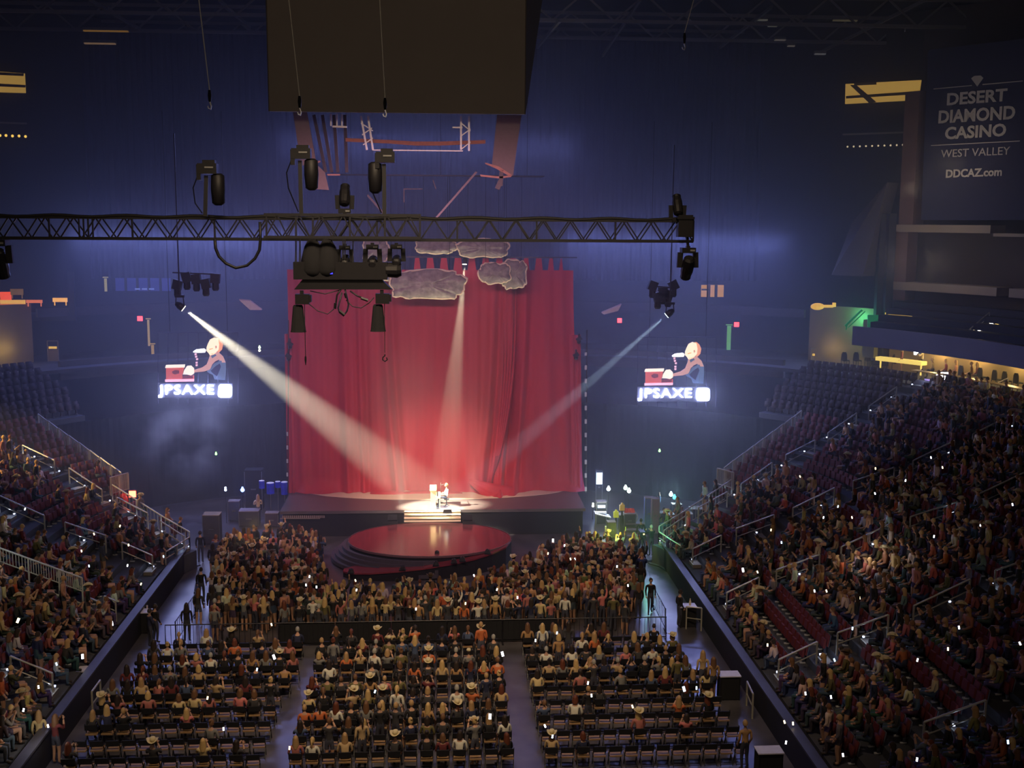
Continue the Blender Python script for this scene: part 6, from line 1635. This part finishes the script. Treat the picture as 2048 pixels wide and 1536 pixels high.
# door frames by the corner parapets
for side, px, py in ((1, 1631, 716), (-1, 107, 703)):
    q = at(px, py + 20, 82); t = empty('door_%d' % (1 if side > 0 else 2), q, 'narrow lit doorway frame at the far %s concourse' % ('right' if side > 0 else 'left'), kind='structure')
    for sx in (-.36, .36):
        b = MB(); b.bar(q + Vector((sx, 0, 0)), q + Vector((sx, 0, 1.45)), .06); b.build('jamb', LEDGE, t)
    b = MB(); b.bar(q + Vector((-.36, 0, 1.45)), q + Vector((.36, 0, 1.45)), .06); b.build('lintel', LEDGE, t)
    b = MB(); b.box(q + Vector((0, .05, .42)), (.66, .06, .8)); b.build('door_leaf', TAN, t)
    b = MB(); b.box(q + Vector((0, 0, .98)), (.55, .05, .16)); b.build('transom_light', M('transom', rgb(235, 190, 90), .5, emit=rgb(235, 186, 80), strength=.8), t)
# chairs at the concourse counters
def bar_chair(p, f, label):
    t = empty('bar_chair', p, label, 'chair', 'concourse bar chairs'); x = f.cross(Vector((0, 0, 1)))
    b = MB(); b.prism([p + f * -.2 + x * s * .24 + Vector((0, 0, z)) for s, z in ((-1, .5), (1, .5), (.85, .95), (.5, 1.1), (-.5, 1.1), (-.85, .95))], f * .06); b.build('backrest', BLACKC, t)
    b = MB(); b.box(p + Vector((0, 0, .5)), (.46, .46, .07)); b.build('seat', BLACKC, t)
    for s in (-1, 1):
        for g in (-1, 1):
            b = MB(); b.bar(p + x * s * .2 + f * g * .2, p + x * s * .2 + f * g * .2 + Vector((0, 0, .5)), .035); b.build('leg', BLACK, t)
for side, pxs in ((1, ((1690, 735), (1714, 735), (1737, 735), (1770, 738), (1792, 740))), (-1, ((8, 722), (32, 722), (52, 721)))):
    for k, (px, py) in enumerate(pxs):
        p = atz(px, py, TOPZ); u = 39; bar_chair(p, outward(side, u), 'dark chair at the lit concourse counter in the %s corner, %s of a row' % ('right' if side > 0 else 'left', ORD[k]))
# loge tables with chairs, people and a bright screen
for k, (px, py) in enumerate(((1925, 765), (1963, 770), (1992, 775), (2012, 778), (2035, 782))):
    p = atz(px, py, TOPZ); bar_chair(p, outward(1, 12), 'dark loge chair under the suite deck, %s from the stairs' % ORD[k])
lg = [(1802, 746, ('stand', 1), 'rose', 'long', 'cowboy', 'person in a pale cowboy hat standing at the right concourse stairs'), (1843, 748, ('phone', 1), 'cream', 'long', None, 'person in cream holding a bright light at the loge stairs'), (1892, 760, ('seat', 1), 'red', 'short', None, 'person in red sitting at the loge tables'), (1912, 762, ('seat', 1), 'peach', 'long', None, 'person in peach sitting beside red at the loge tables'), (1943, 766, ('seat', 1), 'tan', 'short', None, 'person in tan sitting in the middle of the loge tables'), (1954, 768, ('seat', 1), 'rose', 'long', None, 'person in rose sitting in the middle of the loge tables'), (1868, 757, ('seat_lean', 1), 'cream', 'short', None, 'person in cream leaning at the first loge table')]
for px, py, key, top, st, hat, lab in lg:
    p = atz(px, py, TOPZ); person(p, 1.1, key, top, 'fair', st, hat, lab, 'people at the loge tables', 1.0)
for k, (u, wd) in enumerate(((25.0, 2.6), (20.5, 2.6), (16.0, 2.4), (11.5, 2.4))):
    t = empty('loge_table', bowl(1, 21.4, u, TOPZ), 'golden lit loge table, %s from the concourse stairs' % ORD[k], 'table', 'loge tables')
    f = along(1, u); c_ = bowl(1, 21.4, u, TOPZ + .74)
    b = MB(); b.bar(c_ - f * wd * .5, c_ + f * wd * .5, .55, .05, up=(0, 0, 1)); b.build('table_top', M('loge_top', rgb(200, 165, 90), .4), t)
    for s in (-.4, .4):
        b = MB(); b.bar(c_ + f * wd * s, c_ + f * wd * s - Vector((0, 0, .74)), .06); b.build('leg', BLACK, t)
q = at(1884, 752, 71.5); t = empty('bright_monitor', q - Vector((0, 0, .3)), 'bright white monitor glowing on the loge counter', 'monitor')
b = MB(); b.box(q + Vector((0, .06, 0)), (.86, .06, .56)); b.box(q + Vector((0, .1, -.34)), (.1, .1, .2)); b.build('housing', BLACK, t)
b = MB(); b.box(q, (.78, .03, .48)); b.build('screen', M('monitor_white', rgb(240, 238, 255), .4, emit=rgb(240, 238, 255), strength=7), t)
b = MB(); b.bar(at(1850, 759, 71.4), at(1902, 765, 71.4), .16, .08); b.bar(at(1850, 763, 71.5), at(1902, 769, 71.5), .1, .3); b.build('counter_ledge', M('violet_strip', rgb(190, 170, 255), .5, emit=rgb(170, 150, 255), strength=.8), label='violet lit ledge under the bright loge monitor', cat='ledge')
q = at(1832, 703, 72); b = MB(); b.ball(q, .16, 6); b.box(q + Vector((0, .1, -.12)), (.12, .12, .2)); b.build('handheld_light', M('torch', rgb(240, 245, 255), .4, emit=rgb(240, 245, 255), strength=20), label='dazzling handheld light at the loge stairs', cat='lamp')
point('torch_light', q - Vector((0, .4, 0)), 25, (.95, .97, 1), .1)
# steps of the suite deck with two lamps
for k, (px, py) in enumerate(((1983, 645), (1958, 664))):
    q = at(px, py, 70); b = MB(); b.ball(q, .13, 6); b.lathe([(.08, -.2), (.06, -.05)], q, 8); b.build('deck_lamp', M('deck_lamp', rgb(255, 245, 215), .4, emit=rgb(255, 240, 205), strength=14), label='white lamp on the suite deck stairs, %s of two' % ('upper' if k == 0 else 'lower'), cat='lamp', group='suite stair lamps')
    point('deck_lamp_light', q + Vector((0, -.3, .1)), 10, (1, .88, .6), .08)
for k, pts in enumerate(([(1995, 652), (1999, 648), (2004, 656), (1992, 657), (1985, 664), (1980, 662)], [(1972, 668), (1978, 666), (1976, 674), (1968, 678), (1962, 681), (1960, 675)])):
    b = MB(); b.prism([at(px, py, 69.6) for px, py in pts], (0, .4, .05)); b.build('deck_step', M('deck_step', rgb(190, 160, 90), .6), label='golden lit step of the suite deck stairs, %s' % ('upper' if k == 0 else 'lower'), cat='step', group='suite stair steps')
railing([at(1938, 676, 69.8), at(1978, 642, 70.4)], .55, 'thin handrail of the suite deck stairs')
# concourse stairs rail beside the loge
railing([atz(1820, 790, 7.6), atz(1846, 766, TOPZ)], 1.0, 'slanting rail of the concourse stairs left of the loge')
railing([atz(1990, 800, 8.2), atz(2014, 790, TOPZ)], 1.0, 'slanting rail of the concourse stairs right of the loge')
# left: glowing restaurant signs
for k, (px0, py0, px1, py1, c, s_) in enumerate(((0, 584, 22, 600, (255, 90, 50), .9), (0, 600, 50, 608, (255, 190, 90), .7), (0, 608, 46, 620, (235, 110, 50), .5), (52, 600, 84, 606, (255, 130, 80), .6), (105, 596, 134, 604, (255, 180, 90), .9), (20, 578, 46, 590, (150, 110, 60), .35))):
    a_, c_ = at(px0, py0, 82), at(px1, py1, 82); b = MB(); b.box2(a_, c_ + Vector((0, .12, 0))); b.bar(Vector((a_.x + .1, a_.y + .1, c_.z - .25)), Vector((a_.x + .1, a_.y + .1, a_.z)), .06); b.bar(Vector((c_.x - .1, a_.y + .1, c_.z - .25)), Vector((c_.x - .1, a_.y + .1, a_.z)), .06)
    b.build('neon_sign', M('neon_%d' % k, rgb(*c), .5, emit=rgb(*c), strength=s_, noise=.5, scale=2.5), label='orange glowing restaurant sign on the far left balcony, %s of six' % ORD[k], cat='sign', group='restaurant signs')
b = MB(); a_, c_ = at(-20, 500, 83), at(150, 625, 83); b.box2(Vector((a_.x, 83, c_.z - .6)), Vector((c_.x, 83.3, c_.z))); b.box2(Vector((c_.x - .4, 83, c_.z)), Vector((c_.x, 83.3, a_.z - 1.5))); b.build('wall_balcony_left', DARKP, kind='structure', label='dark balcony front carrying the restaurant signs')

# ------------------------------------------------------------------ glowing phones
PH = M('phone_glow', rgb(250, 250, 255), .4, emit=rgb(244, 246, 255), strength=5.0); PHW = M('phone_glow_warm', rgb(255, 232, 190), .4, emit=rgb(255, 228, 180), strength=4.0); PHB = M('phone_glow_blue', rgb(200, 225, 255), .4, emit=rgb(190, 222, 255), strength=4.0)
def phone(p, label, mat, s=1.0, group='glowing phones'):
    d = (EYE - p).normalized(); t = empty('phone', p, label, 'phone', group)
    rz = Matrix.Rotation(rs.uniform(-.4, .4), 3, 'Y') @ Matrix.Rotation(-.3, 3, 'X')
    b = MB(); b.box(p + Vector((0, .012, 0)), (.085 * s, .012, .17 * s), rot=rz); b.build('phone_case', BLACK, t)
    b = MB(); b.box(p, (.078 * s, .01, .16 * s), rot=rz); b.build('screen', mat, t)
PIT_PH = [(619, 1153), (612, 1170), (633, 1174), (711, 1161), (713, 1180), (832, 1218), (931, 1207), (948, 1151), (994, 1179), (1035, 1195), (1106, 1081), (1129, 1091), (1096, 1107), (1141, 1118), (1150, 1118), (1234, 1133), (1256, 1171), (543, 1249)]
FL_PH = [(548, 1314), (1005, 1308), (1071, 1281), (1114, 1266), (1176, 1366), (1183, 1391), (980, 1433), (514, 1339), (750, 1383), (447, 1458), (1105, 1473), (1090, 1452), (579, 1496), (1368, 1378), (1393, 1376), (1265, 1413), (415, 1396)]
R_PH = [(1486, 1140), (1515, 1144), (1535, 1290), (1611, 1387), (1662, 1394), (1569, 1444), (1586, 1447), (1572, 1485), (1653, 1182), (1719, 1196), (1629, 1182), (1705, 1257), (1835, 1320), (1896, 1298), (1918, 1255), (2040, 1287), (1669, 1320), (1686, 1510), (2016, 1484), (1834, 1519), (1600, 953), (1751, 937), (1862, 915), (1750, 987), (1811, 961), (1704, 1035), (1868, 1073), (1961, 1050), (2025, 1009), (1542, 1060), (1563, 1085), (1647, 1035), (1676, 1013), (1885, 935), (1789, 1100)]
L_PH = [(188, 1068), (163, 1102), (257, 1090), (327, 1113), (255, 1131), (178, 1132), (224, 1247), (36, 1241), (113, 1328), (165, 1313), (77, 1374), (47, 1420), (50, 1018), (240, 1052), (282, 1168), (96, 1452)]
for lst, zone, fn in ((PIT_PH, 'pit', lambda px, py: atz(px, py, 1.95)), (FL_PH, 'floor seating', lambda px, py: atz(px, py, 1.5)), (R_PH, 'right stand', lambda px, py: bowl_hit(px, py, 1.35)), (L_PH, 'left stand', lambda px, py: bowl_hit(px, py, 1.35))):
    for k, (px, py) in enumerate(sorted(lst)):
        mat = [PH, PHW, PH, PHB, PHW][(k * 7 + int(py)) % 5]; big = (px, py) in ((1106, 1081), (548, 1314), (1486, 1140), (980, 1433), (224, 1247), (165, 1313), (36, 1241), (1005, 1308), (1368, 1378))
        phone(fn(px, py), '%s phone screen glowing in the %s, %s from the left' % ({PH: 'white', PHW: 'warm', PHB: 'bluish'}[mat], zone, ORD[k]), mat, 1.2 if big else 0.72)
for px, py, e in ((1715, 1105, 26), (1700, 1090, 14), (96, 1455, 20), (55, 1020, 8)):
    point('phone_torch', bowl_hit(px, py, 1.7) - Vector((0, .3, -.2)), e, (1, .95, .85), .05)
# ------------------------------------------------------------------ haze that fills the hall
def haze_mat():
    m = bpy.data.materials.new('stage_haze'); m.use_nodes = True
    nt = m.node_tree; N = nt.nodes; L = nt.links
    N.remove(N['Principled BSDF'])
    vsx = N.new('ShaderNodeVolumeScatter'); vsx.inputs['Color'].default_value = (0.92, 0.94, 1.0, 1); vsx.inputs['Density'].default_value = 0.0105; vsx.inputs['Anisotropy'].default_value = 0.25
    L.new(vsx.outputs[0], N['Material Output'].inputs['Volume'])
    return m
b = MB(); b.box2((-44, 57, 0.02), (44, 100, 33.4))
b.build('haze', haze_mat(), kind='stuff', label='thin blue stage haze filling the whole hall')

def smoke_mat():
    m = bpy.data.materials.new('drifting_smoke'); m.use_nodes = True
    nt = m.node_tree; N = nt.nodes; L = nt.links
    N.remove(N['Principled BSDF'])
    tc = N.new('ShaderNodeTexCoord'); nz = N.new('ShaderNodeTexNoise'); nz.inputs['Scale'].default_value = 0.45; nz.inputs['Detail'].default_value = 3
    L.new(tc.outputs['Object'], nz.inputs['Vector'])
    mp = N.new('ShaderNodeMapping'); mp.inputs['Location'].default_value = (-.5, -.5, -.5); L.new(tc.outputs['Generated'], mp.inputs[0])
    gr = N.new('ShaderNodeTexGradient'); gr.gradient_type = 'SPHERICAL'; mp.inputs['Scale'].default_value = (2, 2, 2); mp.inputs['Location'].default_value = (-1, -1, -1); L.new(mp.outputs[0], gr.inputs[0])
    rp = N.new('ShaderNodeValToRGB'); rp.color_ramp.elements[0].position = .45; rp.color_ramp.elements[1].position = .75; L.new(nz.outputs['Fac'], rp.inputs[0])
    mu = N.new('ShaderNodeMath'); mu.operation = 'MULTIPLY'; L.new(rp.outputs[0], mu.inputs[0]); L.new(gr.outputs['Fac'], mu.inputs[1])
    m2 = N.new('ShaderNodeMath'); m2.operation = 'MULTIPLY'; m2.inputs[1].default_value = 0.45; L.new(mu.outputs[0], m2.inputs[0])
    vsx = N.new('ShaderNodeVolumeScatter'); vsx.inputs['Color'].default_value = (0.9, 0.94, 1.0, 1); L.new(m2.outputs[0], vsx.inputs['Density'])
    L.new(vsx.outputs[0], N['Material Output'].inputs['Volume'])
    return m
a_, c_ = at(250, 770, 72), at(500, 985, 72)
b = MB(); b.box2((a_.x, 68.0, c_.z), (c_.x, 74.5, a_.z)); b.build('smoke', smoke_mat(), kind='stuff', label='drifting cloud of smoke under the left video screen')
